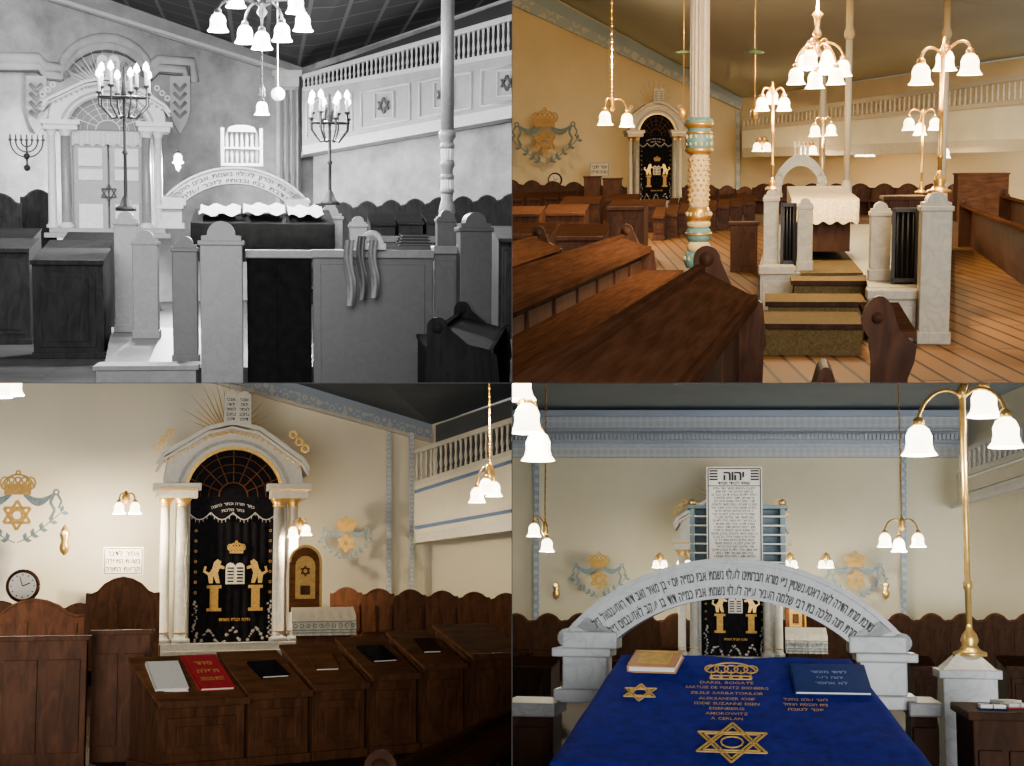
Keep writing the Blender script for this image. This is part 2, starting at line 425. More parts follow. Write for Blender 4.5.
def emblem(S,px,py,Y,w,rz=0,small=False):
    o=thing(S,'wall_emblem','painted gold crown and star with blue ribbons and leaves','wall painting',S.L(px,py,Y),rz,'painted wall emblems')
    part(o,'crown',MB().crown(0,w*.36,w*.66,-.02,0).box(-w*.22,w*.22,-.015,0,w*.38,w*.52),mt(S,'goldp'))
    mb=MB().star(0,-.06*w,w*.27,w*.055,-.02,0).arc(0,-.06*w,w*.1,0,2*PI,w*.05,-.02,0,10)
    part(o,'star',mb,mt(S,'goldp'))
    for f in(-1,1):
        mb=MB()
        A=[];Bq=[]
        for i in range(11):
            t=i/10;x=f*w*(.10+.56*t)
            A.append((x,w*.38-w*.12*math.sin(PI*t)));Bq.append((x,w*.30+w*.06*t-w*.22*math.sin(PI*t)))
        for i in range(10):mb.prism([A[i],A[i+1],Bq[i+1],Bq[i]],-.012,0)
        mb.arc(f*w*.68,w*.37,w*.05,0,2*PI,w*.035,-.015,0,8)
        tail=[(f*w*.64,w*.34),(f*w*.58,w*.18),(f*w*.66,w*.04),(f*w*.60,-w*.10)]
        mb.line(tail,w*.055,-.015,0)
        mb.line([(f*w*.70,w*.34),(f*w*.78,w*.2),(f*w*.73,w*.08)],w*.04,-.015,0)
        part(o,'ribbon',mb,mt(S,'bluegrey'))
        mb=MB()
        st=[(f*w*(.02+.10*t+.010*t*t),w*(-.56+.03*t+.016*t*t)) for t in range(6)]
        mb.line(st,w*.022,-.015,0)
        for a in st[1:]:
            for dx,dz in((.04,.15),(.15,-.01)):
                b=(a[0]+f*w*dx,a[1]+w*dz);m_=((a[0]+b[0])/2,(a[1]+b[1])/2);nx,nz=-(b[1]-a[1])*.28,(b[0]-a[0])*.28
                mb.prism([a,(m_[0]+nx,m_[1]+nz),b,(m_[0]-nx,m_[1]-nz)],-.015,0)
        part(o,'leaf_spray',mb,mt(S,'bluegrey'))
    return o
def ark(S,px,py,Y,sx,sz=None,rz=0,closed=False,label='white marble holy ark with gilded arch and black embroidered curtain',cut=False):
    sz=sz or sx;k=Y/F;ax=sx*k;az=sz*k
    def U(x,y):return((x-229)*ax,(655-y)*az)
    o=thing(S,'holy_ark',label,'ark',S.L(px,py,Y),rz)
    W=mt(S,'marble');G=mt(S,'gold');WH=mt(S,'white')
    def B(mb,x0,x1,y0,y1,d0,d1,b=.01):
        p=U(x0,y1);q=U(x1,y0);return mb.box(p[0],q[0],d0,d1,p[1],q[1],b)
    mb=B(MB(),176,190,500,655,0,.7);B(mb,272,284,500,655,0,.7);B(mb,176,284,494,502,.1,.7)
    mb.box(U(176,0)[0],U(284,0)[0],.62,.72,0,U(0,450)[1])
    part(o,'body',mb,W)
    mb=B(MB(),156,302,648,655,-.45,.7);B(mb,162,296,641,648,-.35,.7)
    part(o,'plinth',mb,W)
    for x,r,c in((166,5,WH),(182,6,W),(275,6,W),(289,5,WH)):
        X,_=U(x,0);r0=r*ax;zb=U(0,641)[1];zt=U(0,502)[1];L=zt-zb
        c0=(X,-.15,0)
        part(o,'column',MB().lathe([(r0*1.3,zb),(r0*1.3,zb+.06),(r0,zb+.1),(r0*.95,zb+L*.5),(r0*.85,zt-.28*L*.2)],c0,14),c)
        part(o,'capital',MB().lathe([(r0*.85,zt-L*.06),(r0*1.1,zt-L*.055),(r0*.9,zt-L*.045),(r0*1.4,zt-L*.01),(r0*1.5,zt)],c0,14),G if not closed else WH)
        part(o,'column_base',MB().lathe([(r0*1.5,zb),(r0*1.5,zb+.03*L),(r0*1.1,zb+.04*L),(r0*1.1,zb+.05*L),(r0*.95,zb+.06*L)],c0,14),W if not closed else WH)
        if not closed:part(o,'gold_ring',MB().lathe([(r0*1.0,zb+.07*L),(r0*1.15,zb+.075*L),(r0*1.0,zb+.08*L)],c0,14),G)
    for a,b in((157,196),(266,303)):
        mb=MB();B(mb,a,b,494,502,-.35,.5);B(mb,a-3,b+3,488,494.5,-.42,.5,.006)
        part(o,'entablature',mb,WH)
        part(o,'gold_bead',B(MB(),a,b,493,495,-.44,-.3,0),G if not closed else WH)
    mb=MB();n=20;cx,cy=231,500
    outer=[];inner=[]
    for i in range(n+1):
        t=PI*i/n;inner.append(U(cx+47*math.cos(t),cy-47*math.sin(t)))
        s_=math.sin(t);c_=math.cos(t)
        outer.append(U(cx+67*(abs(c_)**.75)*(1 if c_>0 else -1),cy-8-58*abs(s_)**.8))
    for i in range(n):
        mb.prism([inner[i],outer[i],outer[i+1],inner[i+1]],-.2,.5)
    part(o,'arch',mb,WH)
    mid=[U(cx+54*math.cos(PI*i/n),cy-54*math.sin(PI*i/n)) for i in range(n+1)]
    part(o,'arch_molding',MB().line(mid,3*az,-.26,-.18),W)
    mb=MB()
    path=[U(157,470),U(163,460),U(205,434),U(228,428),U(255,434),U(297,464),U(303,474)]
    mb.line(path,4*az,-.38,.4);mb.line([(p[0],p[1]-5*az) for p in path],2.5*az,-.3,.4)
    part(o,'pediment',mb,WH)
    mb=MB()
    for a,b in zip(path[1:-2],path[2:-1]):
        for j in range(7):
            t=(j+.5)/7;x=a[0]+(b[0]-a[0])*t;z=a[1]+(b[1]-a[1])*t-8.5*az
            mb.box(x-1.2*ax,x+1.2*ax,-.28,-.18,z-1.3*az,z+1.3*az)
    part(o,'dentils',mb,G if not closed else W)
    part(o,'gold_arch',MB().line([(p[0],p[1]) for p in inner],3.2*az,-.26,-.18),G if not closed else W)
    mb=MB().prism([( p[0],p[1]) for p in inner],.0,.04);part(o,'fanlight',mb,mt(S,'black' if not closed else 'marbled'))
    mb=MB()
    for t in [PI*i/8 for i in range(1,8)]:
        mb.bar(U(cx+14*math.cos(t),cy-14*math.sin(t)),U(cx+46*math.cos(t),cy-46*math.sin(t)),.9*az,-.03,0)
    for rr in(14,24,32,40):
        mb.line([U(cx+rr*math.cos(t),cy-rr*math.sin(t)) for t in [PI*i/12 for i in range(13)]],(.6 if rr>14 else 1.1)*az,-.03,0)
    part(o,'fanlight_tracery',mb,mt(S,'woodl' if not S.gray else 'white'))
    if not closed:
        mb=MB();n=48;vs=[];fs=[]
        for i in range(n+1):
            x=190+82*i/n;X,_=U(x,0);yy=.12+.015*math.sin(i*1.3)
            vs+=[(X,yy,U(0,652)[1]),(X,yy,U(0,500)[1])]
        for i in range(n):fs.append((2*i,2*i+2,2*i+3,2*i+1))
        mb.add(vs,fs,True);part(o,'curtain',mb,mt(S,'black'))
        pts=[U(188,498),U(274,498)]
        for i in range(25):
            t=i/24;x=274-86*t;pts.append(U(x,517+7*abs(math.sin(t*PI*4))))
        part(o,'valance',MB().prism(pts,.02,.05),mt(S,'black'))
        mb=MB().line([(p[0],p[1]+1.5*az) for p in pts[2:]],1.0*az,.0,.02)
        for p in pts[2:]:mb.bar((p[0],p[1]+1*az),(p[0],p[1]-1.5*az),.5*az,.0,.02)
        part(o,'valance_fringe',mb,mt(S,'lilac'))
        mb=MB()
        c0=U(231,560)
        text(mb,'כתר תורה וכתר כהונה',0,0,2.8*az,.005,42*az,arc=(c0[0],c0[1],52*az))
        text(mb,'כתר מלכות',0,0,2.8*az,.005,22*az,arc=(c0[0],c0[1],46*az))
        part(o,'valance_lettering',mb,mt(S,'lilac'))
        part(o,'embroidered_crown',MB().crown(U(235,0)[0],U(0,554)[1],18*ax,.05,.08),mt(S,'goldp'))
        for x,f in((215,1),(254,-1)):
            part(o,'embroidered_lion',MB().lion(U(x,0)[0],U(0,574)[1],20*az,f,.05,.08),mt(S,'gold'))
        for x in(214,254):
            mb=MB();B(mb,x-7,x+7,586,589,.05,.08,0);B(mb,x-4,x+4,589,608,.05,.08,0);B(mb,x-7,x+7,608,611,.05,.08,0)
            part(o,'embroidered_pedestal',mb,mt(S,'goldp'))
        mb=MB()
        for x in(229.5,238.5):
            X,Z=U(x,585);w=4.6*ax;hh=16*az
            mb.prism([(X-w,Z),(X+w,Z),(X+w,Z+hh)]+[(X+w*math.cos(t),Z+hh+w*math.sin(t)) for t in [PI*i/6 for i in range(1,6)]]+[(X-w,Z+hh)],.05,.08)
        part(o,'embroidered_tablets',mb,mt(S,'paper'))
        mb=MB()
        for x in(229.5,238.5):
            for i in range(5):mb.box(U(x-3,0)[0],U(x+3,0)[0],.04,.05,U(0,583-i*3.2)[1],U(0,581.6-i*3.2)[1])
        part(o,'tablet_lines',mb,mt(S,'black'))
        mb=MB()
        for i in range(44):
            t=i/43;x=198+68*t;y=644-16*math.sin(t*PI*3)**2
            mb.ball((U(x,0)[0],.08,U(0,y+random.uniform(-2,2))[1]),1.5*az*(.5+.7*random.random()),(1,.3,1),6,4)
        for q in(196,268):
            for i in range(20):mb.ball((U(q+random.uniform(-2.5,2.5),0)[0],.08,U(0,602+i*2)[1]),1.3*az*random.uniform(.5,1.1),(1,.3,1),6,4)
        part(o,'embroidered_flowers',mb,mt(S,'lilac'))
        mb=MB()
        for q in(196,268):
            for i in range(7):mb.arc(U(q,0)[0],U(0,533+i*10)[1],1.2*az,0,2*PI,.5*az,.06,.08,6)
        text(mb,'נדבת חברת משניות',U(234,0)[0],U(0,619)[1],3.0*az,.07,30*ax)
        part(o,'gold_border_embroidery',mb,mt(S,'goldp'))
    else:
        for a,b in((190,230),(232,272)):
            mb=B(MB(),a,b,518,652,.1,.16)
            part(o,'door',mb,W)
            for y0,y1 in((556,572),(606,645),(526,552)):part(o,'door_panel',B(MB(),a+6,b-6,y0,y1,.05,.12),WH)
        mb=MB().star(U(231,0)[0],U(0,590)[1],12*az,1.8*az,.0,.06);part(o,'star',mb,mt(S,'iron'))
        mb=MB();vs=[];fs=[];n=60
        for i in range(n+1):
            x=186+90*i/n;X,_=U(x,0);yy=-.02+.05*math.sin(i*1.5)
            vs+=[(X,yy,U(0,522+2*math.sin(i*.8))[1]),(X,yy,U(0,502)[1])]
        for i in range(n):fs.append((2*i,2*i+2,2*i+3,2*i+1))
        mb.add(vs,fs,True);part(o,'valance',mb,mt(S,'lace'))
    if not cut:
        mb=MB()
        for i in range(19):
            t=PI*(.10+.80*i/18);r=(60 if i%2 else 48)
            mb.prism([U(226+14*math.cos(t+.06),440-14*math.sin(t+.06)),U(226+r*math.cos(t)*.85,440-r*math.sin(t)),U(226+14*math.cos(t-.06),440-14*math.sin(t-.06))],-.02,.02)
        part(o,'gold_rays',mb,mt(S,'goldp') if not closed else WH)
        for f in(-1,1):
            mb=MB()
            for j in range(3):mb.arc(U(229+f*(60+j*6),0)[0],U(0,438+j*7)[1],3.4*az,0,2*PI,1.8*az,-.06,0,8)
            part(o,'gilt_scroll',mb,G if not closed else WH)
        mb=MB()
        for x in(226,239):
            X,Z=U(x,431);w=6.5*ax;hh=27*az
            mb.prism([(X-w,Z),(X+w,Z),(X+w,Z+hh)]+[(X+w*math.cos(t),Z+hh+w*math.sin(t)) for t in [PI*i/6 for i in range(1,6)]]+[(X-w,Z+hh)],-.42,-.3)
        part(o,'stone_tablets',mb,WH)
        mb=MB()
        for i in range(5):
            for x in(226,239):text(mb,'אנכייהוהלאתרצחכבדזכור'[i*4:i*4+4],U(x,0)[0],U(0,406+i*4.8)[1],3.2*az,-.44,10*ax)
        part(o,'inscription',mb,mt(S,'iron'))
    return o
def bimarch(S,px,py,Y,s,l1,l2,label='grey marble arch with engraved Hebrew lines on stepped pedestals',sz=None):
    k=Y/F*s;kz=Y/F*(sz or s)
    def U(x,y):return((x-732)*k,(705-y)*kz)
    o=thing(S,'marble_arch',label,'arch',S.L(px,py,Y));m=mt(S,'marble')
    mb=MB();n=28;d=48*k;A=[];Bq=[]
    for i in range(n+1):
        t=-1+2*i/n
        a=t*.80;b=t*.75
        A.append(U(732+216*math.sin(a)*1.0,565+216*(1-math.cos(a))));Bq.append(U(732+174*math.sin(b),600+172*(1-math.cos(b))))
    for i in range(n):mb.prism([A[i],A[i+1],Bq[i+1],Bq[i]],0,d)
    part(o,'arch',mb,m)
    part(o,'arch_molding',MB().line(A,5*k,-3*k,d+3*k),m)
    part(o,'arch_molding',MB().line(Bq,3*k,-2*k,d+2*k),m)
    for f in(-1,1):
        def bx(mb,a,b,y0,y1,e):
            xs=sorted([732+f*a,732+f*b]);p=U(xs[0],y1);q=U(xs[1],y0);mb.box(p[0],q[0],-e*k,d+e*k,p[1],q[1],.01 if s>.9 else 0)
        mb=MB();bx(mb,112,166,636,652.5,4);bx(mb,118,176,652,660.5,8);bx(mb,122,166,660,692.5,2);bx(mb,116,174,692,705,8)
        xs=732+f*162
        mb.tube([(U(xs,0)[0],-3*k,U(0,642)[1]),(U(xs,0)[0],d+3*k,U(0,642)[1])],9*k,14)
        mb.prism([U(732+f*112,636.5),U(732+f*164,636.5),U(732+f*150,622),U(732+f*140,622)],0,d)
        part(o,'pedestal',mb,m)
    C=U(732,783)
    if sz is None:
        mb=MB()
        text(mb,l1,0,0,9.5*k,-.012,288*k,arc=(C[0],C[1],200*k))
        text(mb,l2,0,0,9.5*k,-.012,250*k,arc=(C[0],C[1]-1*k,185.5*k))
        part(o,'inscription',mb,mt(S,'iron'))
    return o
def balcony(S,x0,x1,Y0,Y1,rt,rb,pb,n,body,label,frame='white',motif='star',npan=3,border=None):
    """rt: rail top y at both ends, rb: bottom of the balusters, pb: bottom of the parapet"""
    A=S.L(x0,S.hy,Y0);B=S.L(x1,S.hy,Y1)
    O=Vector((A.x,A.y,S.L(x0,pb[0],Y0).z))
    o=thing(S,'balcony',label,'balcony',O)
    def P(t,v):
        X=A.x+(B.x-A.x)*t;Yv=A.y+(B.y-A.y)*t
        z0=S.L(x0,v[0],Y0).z;z1=S.L(x1,v[1],Y1).z
        return Vector((X,Yv,z0+(z1-z0)*t))-O
    def strip(v0,v1,f,bk,t0=0,t1=1):
        mb=MB();q=[P(t0,v1),P(t1,v1),P(t1,v0),P(t0,v0)]
        vs=[(p.x,p.y-f,p.z) for p in q]+[(p.x,p.y+bk,p.z) for p in q]
        return mb.add(vs,[(0,1,2,3),(7,6,5,4),(0,4,5,1),(1,5,6,2),(2,6,7,3),(3,7,4,0)])
    ad=lambda v,a,b=None:(v[0]+a,v[1]+(a if b is None else b))
    part(o,'parapet',strip(rb,pb,0,.2),body)
    part(o,'handrail',strip(rt,ad(rt,4,6),.15,.3),mt(S,frame))
    part(o,'baluster_rail',strip(ad(rb,-1),ad(rb,3,4),.1,.3),mt(S,frame))
    part(o,'bottom_molding',strip(ad(pb,-6,-8),ad(pb,-2,-2),.12,.3),mt(S,frame))
    part(o,'cornice_molding',strip(ad(pb,-2,-2),ad(pb,3,5),.25,1.6),mt(S,frame))
    if border:
        for i in range(46):
            t=(i+.5)/46
            for v in(ad(rb,9,11),ad(pb,-12,-16)):
                pass
        for v in(ad(rb,9,11),ad(pb,-12,-16)):
            mb=MB()
            for i in range(60):
                t=(i+.5)/60;p=P(t,v);mb.ball((p.x,p.y-.03,p.z),.045,(1,.6,1),6,4)
            part(o,'dotted_border',mb,border)
    for i in range(n):
        t=(i+.5)/n;a=P(t,ad(rt,4,6));b=P(t,ad(rb,-1));H=a.z-b.z;r=(B-A).length/n*.26
        part(o,'baluster',MB().lathe([(r*.8,0),(r*.8,H*.12),(r*.5,H*.16),(r,H*.35),(r*.5,H*.6),(r*.8,H*.9),(r*.8,H)],(b.x,b.y,b.z),6),mt(S,frame))
    for i in range(npan):
        t0=(i+.08)/npan;t1=(i+.92)/npan
        mid=lambda u:(rb[0]+(pb[0]-rb[0])*u,rb[1]+(pb[1]-rb[1])*u)
        mb=MB();bl=[P(t0,mid(.8)),P(t1,mid(.8)),P(t1,mid(.22)),P(t0,mid(.22))]
        if motif or not border:
            mb.tube([(a.x,a.y-.04,a.z) for a in bl+[bl[0]]],.035,5)
            part(o,'panel_molding',mb,mt(S,frame))
        if motif:
            c=P((t0+t1)/2,mid(.5));H=(bl[2]-bl[1]).length
            ang=math.atan2(B.y-A.y,B.x-A.x)
            mb=MB();mb.M=Matrix.Translation(c)@Matrix.Rotation(ang,4,'Z')
            mb.star(0,0,H*.22,H*.035,-.09,-.02)
            part(o,'star_motif',mb,mt(S,'marbled' if S.gray else 'bluel'))
            mb=MB();mb.M=Matrix.Translation(c)@Matrix.Rotation(ang,4,'Z')
            q=H*.36;mb.line([(-q,-q),(q,-q),(q,q),(-q,q),(-q,-q)],H*.03,-.06,-.01)
            part(o,'square_molding',mb,mt(S,frame))
    return o
def plaque(S,x0,y0,x1,y1,Y,lines,label,rz=0,cat='sign',name='wall_sign'):
    l,w,h=S.fit(x0,y0,x1,y1,Y);w/=math.cos(rz)
    o=thing(S,name,label,cat,l,rz)
    part(o,'board',MB().box(-w/2,w/2,0,.03,0,h,.006),mt(S,'paper'))
    part(o,'border',MB().line([(-w*.46,h*.06),(w*.46,h*.06),(w*.46,h*.94),(-w*.46,h*.94),(-w*.46,h*.06)],h*.03,-.006,.001),mt(S,'iron'))
    mb=MB()
    for s,u,hh,mw in lines:text(mb,s,0,h*u,h*hh,-.008,w*mw)
    part(o,'lettering',mb,mt(S,'iron'))
    return o
def clock(S,px,py,r,Y):
    k=Y/F;R=r*k
    o=thing(S,'wall_clock','round wall clock with white dial and dark rim','clock',S.L(px,py,Y))
    part(o,'rim',MB().tube([(R*math.cos(t),0,R*math.sin(t)) for t in [2*PI*i/24 for i in range(25)]],R*.14,8),mt(S,'woodd'))
    # white dial, a disc facing the room
    mb=MB();n=32
    mb.add([(0,-.05,0)]+[(R*.9*math.cos(2*PI*i/n),-.05,R*.9*math.sin(2*PI*i/n)) for i in range(n)],[(0,1+i,1+(i+1)%n) for i in range(n)])
    part(o,'dial',mb,mt(S,'paper'))
    mb=MB()
    for i in range(12):
        a=2*PI*i/12;mb.bar((R*.70*math.cos(a),R*.70*math.sin(a)),(R*.82*math.cos(a),R*.82*math.sin(a)),R*.06,-.08,-.06)
    part(o,'hour_marks',mb,mt(S,'iron'))
    part(o,'hands',MB().bar((0,0),(R*.5,R*.2),R*.08,-.09,-.07).bar((0,0),(-.2*R,R*.62),R*.05,-.09,-.07),mt(S,'iron'))
def candelabrum(S,px,yb,yt,yarm,Y,sp,n,label,e=160):
    k=Y/F;H=(yb-yt)*k;za=(yb-yarm)*k;R=sp*k
    o=thing(S,'candelabrum',label,'candelabrum',S.L(px,yb,Y),group='candelabra')
    m=mt(S,'iron')
    part(o,'pole',MB().lathe([(.05,0),(.03,.15),(.025,za*.5),(.05,za*.52),(.025,za*.55),(.025,za),(.05,za+.03),(.015,za+.5)],n=10),m)
    part(o,'base',MB().lathe([(.16,0),(.16,.05),(.1,.09),(.06,.2),(.03,.25)],n=14),m)
    part(o,'ring',MB().tube([(R*math.cos(2*PI*i/20),R*.4*math.sin(2*PI*i/20),za+.02) for i in range(21)],.018,6),m)
    for i in range(n):
        a=2*PI*i/n+.3;x=R*math.cos(a);y=R*.5*math.sin(a);zt=za+.08+(.10 if i%2 else 0)
        part(o,'arm',MB().tube([(0,0,za-.25),(x*.5,y*.5,za-.3),(x,y,za-.1),(x,y,zt)],.016,6),m)
        part(o,'drip_cup',MB().lathe([(.01,zt-.03),(.05,zt),(.05,zt+.02)],(x,y,0),10),m)
        part(o,'candle',MB().lathe([(.024,zt),(.024,zt+.22),(.0,zt+.23)],(x,y,0),8),mt(S,'paper'))
        part(o,'candle_bulb',MB().lathe([(0,zt+.22),(.05,zt+.27),(.04,zt+.33),(0,zt+.39)],(x,y,0),8),glow(S,18))
    light(o,(0,.9,za+.9),e,S.lamp,.1)
    return o
def column(S,px,Y,prof,label,name='iron_column',n=20,fl=0,rs=1.0):
    b=S.base(px,Y);k=Y/F
    o=thing(S,name,label,'column',b)
    for nm,m,pr in prof:
        part(o,nm,MB().lathe([(max(0,r*k*rs),S.L(px,y,Y).z+S.h) for r,y in pr],n=n if 'flut' not in nm else 32,flute=.12 if 'flut' in nm else 0),mt(S,m))
    return o
def boxthing(S,name,x0,y0,x1,y1,Y,D,m,label,cat,b=.01,zb=None,panel=True):
    l,w,h=S.fit(x0,y0,x1,y1,Y)
    if zb is not None:h+=l.z-zb;l.z=zb
    o=thing(S,name,label,cat,l)
    part(o,'body',MB().box(-w/2,w/2,0,D,0,h-.04,b),mt(S,m))
    part(o,'top',MB().box(-w/2-.03,w/2+.03,-.03,D+.03,h-.05,h,.01),mt(S,m))
    if panel:
        for f in(-1,1):part(o,'panel',MB().box(f*w*.24-w*.19,f*w*.24+w*.19,-.02,.01,h*.12,h*.82,.008),mt(S,m))
    return o
def lectern(S,x0,y0,x1,y1,Y):
    l,w,h=S.fit(x0,y0,x1,y1,Y);l.z=-S.h;h=S.L(x0,y0,Y).z+S.h
    o=thing(S,'lectern','wooden lectern draped with a patterned white lace cloth','lectern',l)
    part(o,'body',MB().box(-w*.42,w*.42,.05,.9,0,h*.86,.01),mt(S,'wood'))
    mb=MB();n=32;vs=[];fs=[]
    for i in range(n+1):
        x=-w/2+w*i/n;yy=-.05+.025*math.sin(i*1.3)
        vs+=[(x,yy-.03,h*.60),(x,yy,h*.74),(x,-.01,h*.87),(x,.9,h)]
    for i in range(n):
        for j in(0,1,2):fs.append((4*i+j,4*i+4+j,4*i+5+j,4*i+1+j))
    mb.add(vs,fs,True)
    for x in(-w/2,w/2):mb.add([(x,-.05,h*.6),(x,.9,h*.66),(x,.9,h),(x,-.01,h*.87)],[(0,1,2,3)])
    part(o,'lace_cloth',mb,mt(S,'lace'))
    mb=MB()
    for r in(.64,.68,.80):mb.line([(-w/2+w*i/12,h*r) for i in range(13)],.02,-.11,-.08)
    for i in range(10):mb.arc(-w*.45+w*.1*i,h*.74,w*.03,0,2*PI,.015,-.10,-.07,6)
    part(o,'lace_pattern',mb,mt(S,'bluegrey'))
def woodshrine(S,x0,y0,x1,y1,Y):
    l,w,h=S.fit(x0,y0,x1,y1,Y)
    o=thing(S,'wooden_cabinet','carved wooden cabinet with arched top and gilded panel beside the ark','cabinet',l)
    a=w/2
    pts=[(-a,0),(a,0),(a,h-a)]+[(a*math.cos(t),h-a+a*math.sin(t)) for t in [PI*i/12 for i in range(1,12)]]+[(-a,h-a)]
    part(o,'body',MB().prism(pts,0,.4),mt(S,'woodl'))
    part(o,'arch_molding',MB().line([(p[0]*.97,p[1]) for p in pts[1:]],w*.08,-.05,.02),mt(S,'goldp'))
    a*=.62
    part(o,'gilded_panel',MB().prism([(-a,h*.2),(a,h*.2),(a,h*.7)]+[(a*math.cos(t),h*.7+a*math.sin(t)) for t in [PI*i/8 for i in range(1,8)]]+[(-a,h*.7)],-.03,.01),mt(S,'goldp'))
    part(o,'panel_figure',MB().star(0,h*.62,a*.5,a*.12,-.06,-.02).box(-a*.5,a*.5,-.05,-.02,h*.26,h*.4,.01),mt(S,'wood'))
def steps(S,rows,label,m='carpet',mn='woodd',zb=None):
    for i,(x0,yt,x1,yb,Y,D) in enumerate(rows):
        l,w,h=S.fit(x0,yt,x1,yb,Y);h+=l.z+S.h;l.z=-S.h
        o=thing(S,'step',label,'step',l,group='platform steps')
        part(o,'riser',MB().box(-w/2,w/2,.03,D,0,h-.04),mt(S,m))
        part(o,'tread',MB().box(-w/2-.03,w/2+.03,0,D,h-.04,h,.01),mt(S,m))
        part(o,'nosing',MB().box(-w/2-.03,w/2+.03,-.015,.01,h-.045,h+.003,.004),mt(S,mn))
# ================================================================== the four rooms
TL=Set('bw',256,240,1.7,-1,1,(1,1,1),True,(1,1,1))
TR=Set('warm',768,163,1.7,1,1,(1.0,.80,.50),False,(1,.76,.44))
BL=Set('ark',256,590,1.7,-1,-1,(1,.95,.84),False,(1,.82,.55))
BR=Set('front',768,600,1.8,1,-1,(.97,.97,.95),False,(1,.87,.62))
def floorq(S,mat,label,xl,xr,Y0=9,Y1=64):
    a=S.base(xl,Y0);b=S.base(xr,Y0);c=S.base(xr,Y1);d=S.base(xl,Y1)
    mb=MB();vs=[tuple(p) for p in(a,b,c,d)];vs+=[(v[0],v[1],v[2]-.1) for v in vs]
    mb.add(vs,[(0,1,2,3),(7,6,5,4),(0,4,5,1),(1,5,6,2),(2,6,7,3),(3,7,4,0)]);put(S,'floor',mb,mat,label,kind='structure')
def ceil(S,pts,mat,label,sm=False):
    """fan from the room corner"""
    mb=MB();f=[S.L(*p) for p in pts];n=len(f)
    vs=[tuple(p) for p in f]+[(p.x,p.y,p.z+.15) for p in f]
    fs=[]
    for i in range(1,n-1):fs+=[(0,i,i+1),(n,n+i+1,n+i)]
    mb.add(vs,fs,sm);mb.add(vs,[(i,(i+1)%n,n+(i+1)%n,n+i) for i in range(n)])
    put(S,'ceiling',mb,mat,label,kind='structure')
# ------------------------------------------------------------------ room 1: black and white
S=TL
gw=plaster('grey_plaster',(.31,.31,.31),.34,.9)
gw2=plaster('grey_plaster_moulding',(.42,.42,.42),.2,1.2)
wallq(S,'wall_back',-30,40,302,44,-48,68,gw,'grey stained plaster wall behind the ark')
wallq(S,'wall_right',300,44,540,38,68,-10,gw,'grey plaster side wall under the balcony')
wallq(S,'wall_gallery_shade',304,43.6,540,37.6,74,-10,plaster('gallery_shade_dark',(.05,.05,.05)),'flat dark sheet standing in for gallery shade behind the balcony',yb=(120,90),t=.1)  # no real recess: the gallery's shade is put into this slab's dark colour
floorq(S,brickmat('grey_boards',(.03,.03,.03),(.045,.045,.045),(.01,.01,.01),1,3,.25,.02),'dark worn floor boards',-40,560,9,46)
ceil(S,[(302,68,44),(-30,-48,40),(-30,-400,14),(560,-400,14),(560,-20,38)],brickmat('grey_coffer',(.028,.028,.028),(.022,.022,.022),(.15,.15,.15),1,.9,1.8,.05,0),'dark coffered ceiling')
struct(S,'trim_1',[(-30,-48,39.8),(302,66,43.8),(302,80,43.8),(-30,-24,39.8)],.3,plaster('grey_cornice',(.30,.30,.30),.2,1.5),'moulded plaster cornice')
struct(S,'trim_2',[(-30,-30,39.6),(302,74,43.6),(302,77,43.6),(-30,-26,39.6)],.3,mt(S,'white'),'pale cornice bead')
def Ytl(px):return 40+(px+30)/332*4-.25
def wl(S,pts,r,Yf,mb):
    mb.tube([tuple(S.L(x,y,Yf(x))) for x,y in pts],r,8)
arcp=[(105+45*math.cos(t),78-40*math.sin(t)) for t in [PI-PI*i/12 for i in range(13)]]
for off,r,mm in((0,.14,gw2),(4,.07,mt(S,'marbled')),(8,.12,gw2),(12,.06,mt(S,'marbled'))):
    mb=MB();wl(S,[(-10,58+off),(38,58+off),(44,66+off),(60,68+off)]+[(x,y+off) for x,y in arcp[1:-1] if y<68]+[(150,68+off),(158,60+off),(192-off,62+off),(194-off,82)],r,Ytl,mb)
    put(S,'trim_3',mb,mm,'curved plaster moulding above the ark',kind='structure')
mb=MB()
for i in range(9):
    x=66+i*10;yy=62-12*math.sin(PI*(i+.5)/9)+14
    mb.tube([tuple(S.L(x-3,yy+3,Ytl(x)-.1)),tuple(S.L(x,yy-3,Ytl(x)-.15)),tuple(S.L(x+3,yy+3,Ytl(x)-.1))],.06)
put(S,'trim_9',mb,mt(S,'marble'),'painted scrollwork under the arch moulding',kind='structure')
for x in(36,180):
    mb=slabm(S,[(x-10,76,Ytl(x)-.05),(x+10,76,Ytl(x)-.05),(x+10,112,Ytl(x)-.05),(x+6,124,Ytl(x)-.05),(x,134,Ytl(x)-.05),(x-6,124,Ytl(x)-.05),(x-10,112,Ytl(x)-.05)],.3)
    put(S,'trim_4',mb,gw2,'plaster drop ornament',kind='structure')
    mb=MB()
    for j in range(4):mb.tube([tuple(S.L(x-6,84+j*9,Ytl(x)-.1)),tuple(S.L(x,90+j*9,Ytl(x)-.15)),tuple(S.L(x+6,84+j*9,Ytl(x)-.1))],.05)
    put(S,'trim_5',mb,mt(S,'marble'),'plaster leaf relief',kind='structure')
for a,b,c,d in((272,70,302,76),(275,76,299,86)):
    struct(S,'trim_6',[(a,b,42.9),(c,b,42.9),(c,d,42.9),(a,d,42.9)],.8,gw2,'pilaster capital moulding')
struct(S,'trim_7',[(276,86,43),(298,86,43),(298,235,43),(276,235,43)],.6,gw,'fluted pilaster in the room corner')
for x in(281,287,293):
    struct(S,'trim_8',[(x-1.4,90,42.9),(x+1.4,90,42.9),(x+1.4,232,42.9),(x-1.4,232,42.9)],.2,mt(S,'marbled'),'pilaster fluting')
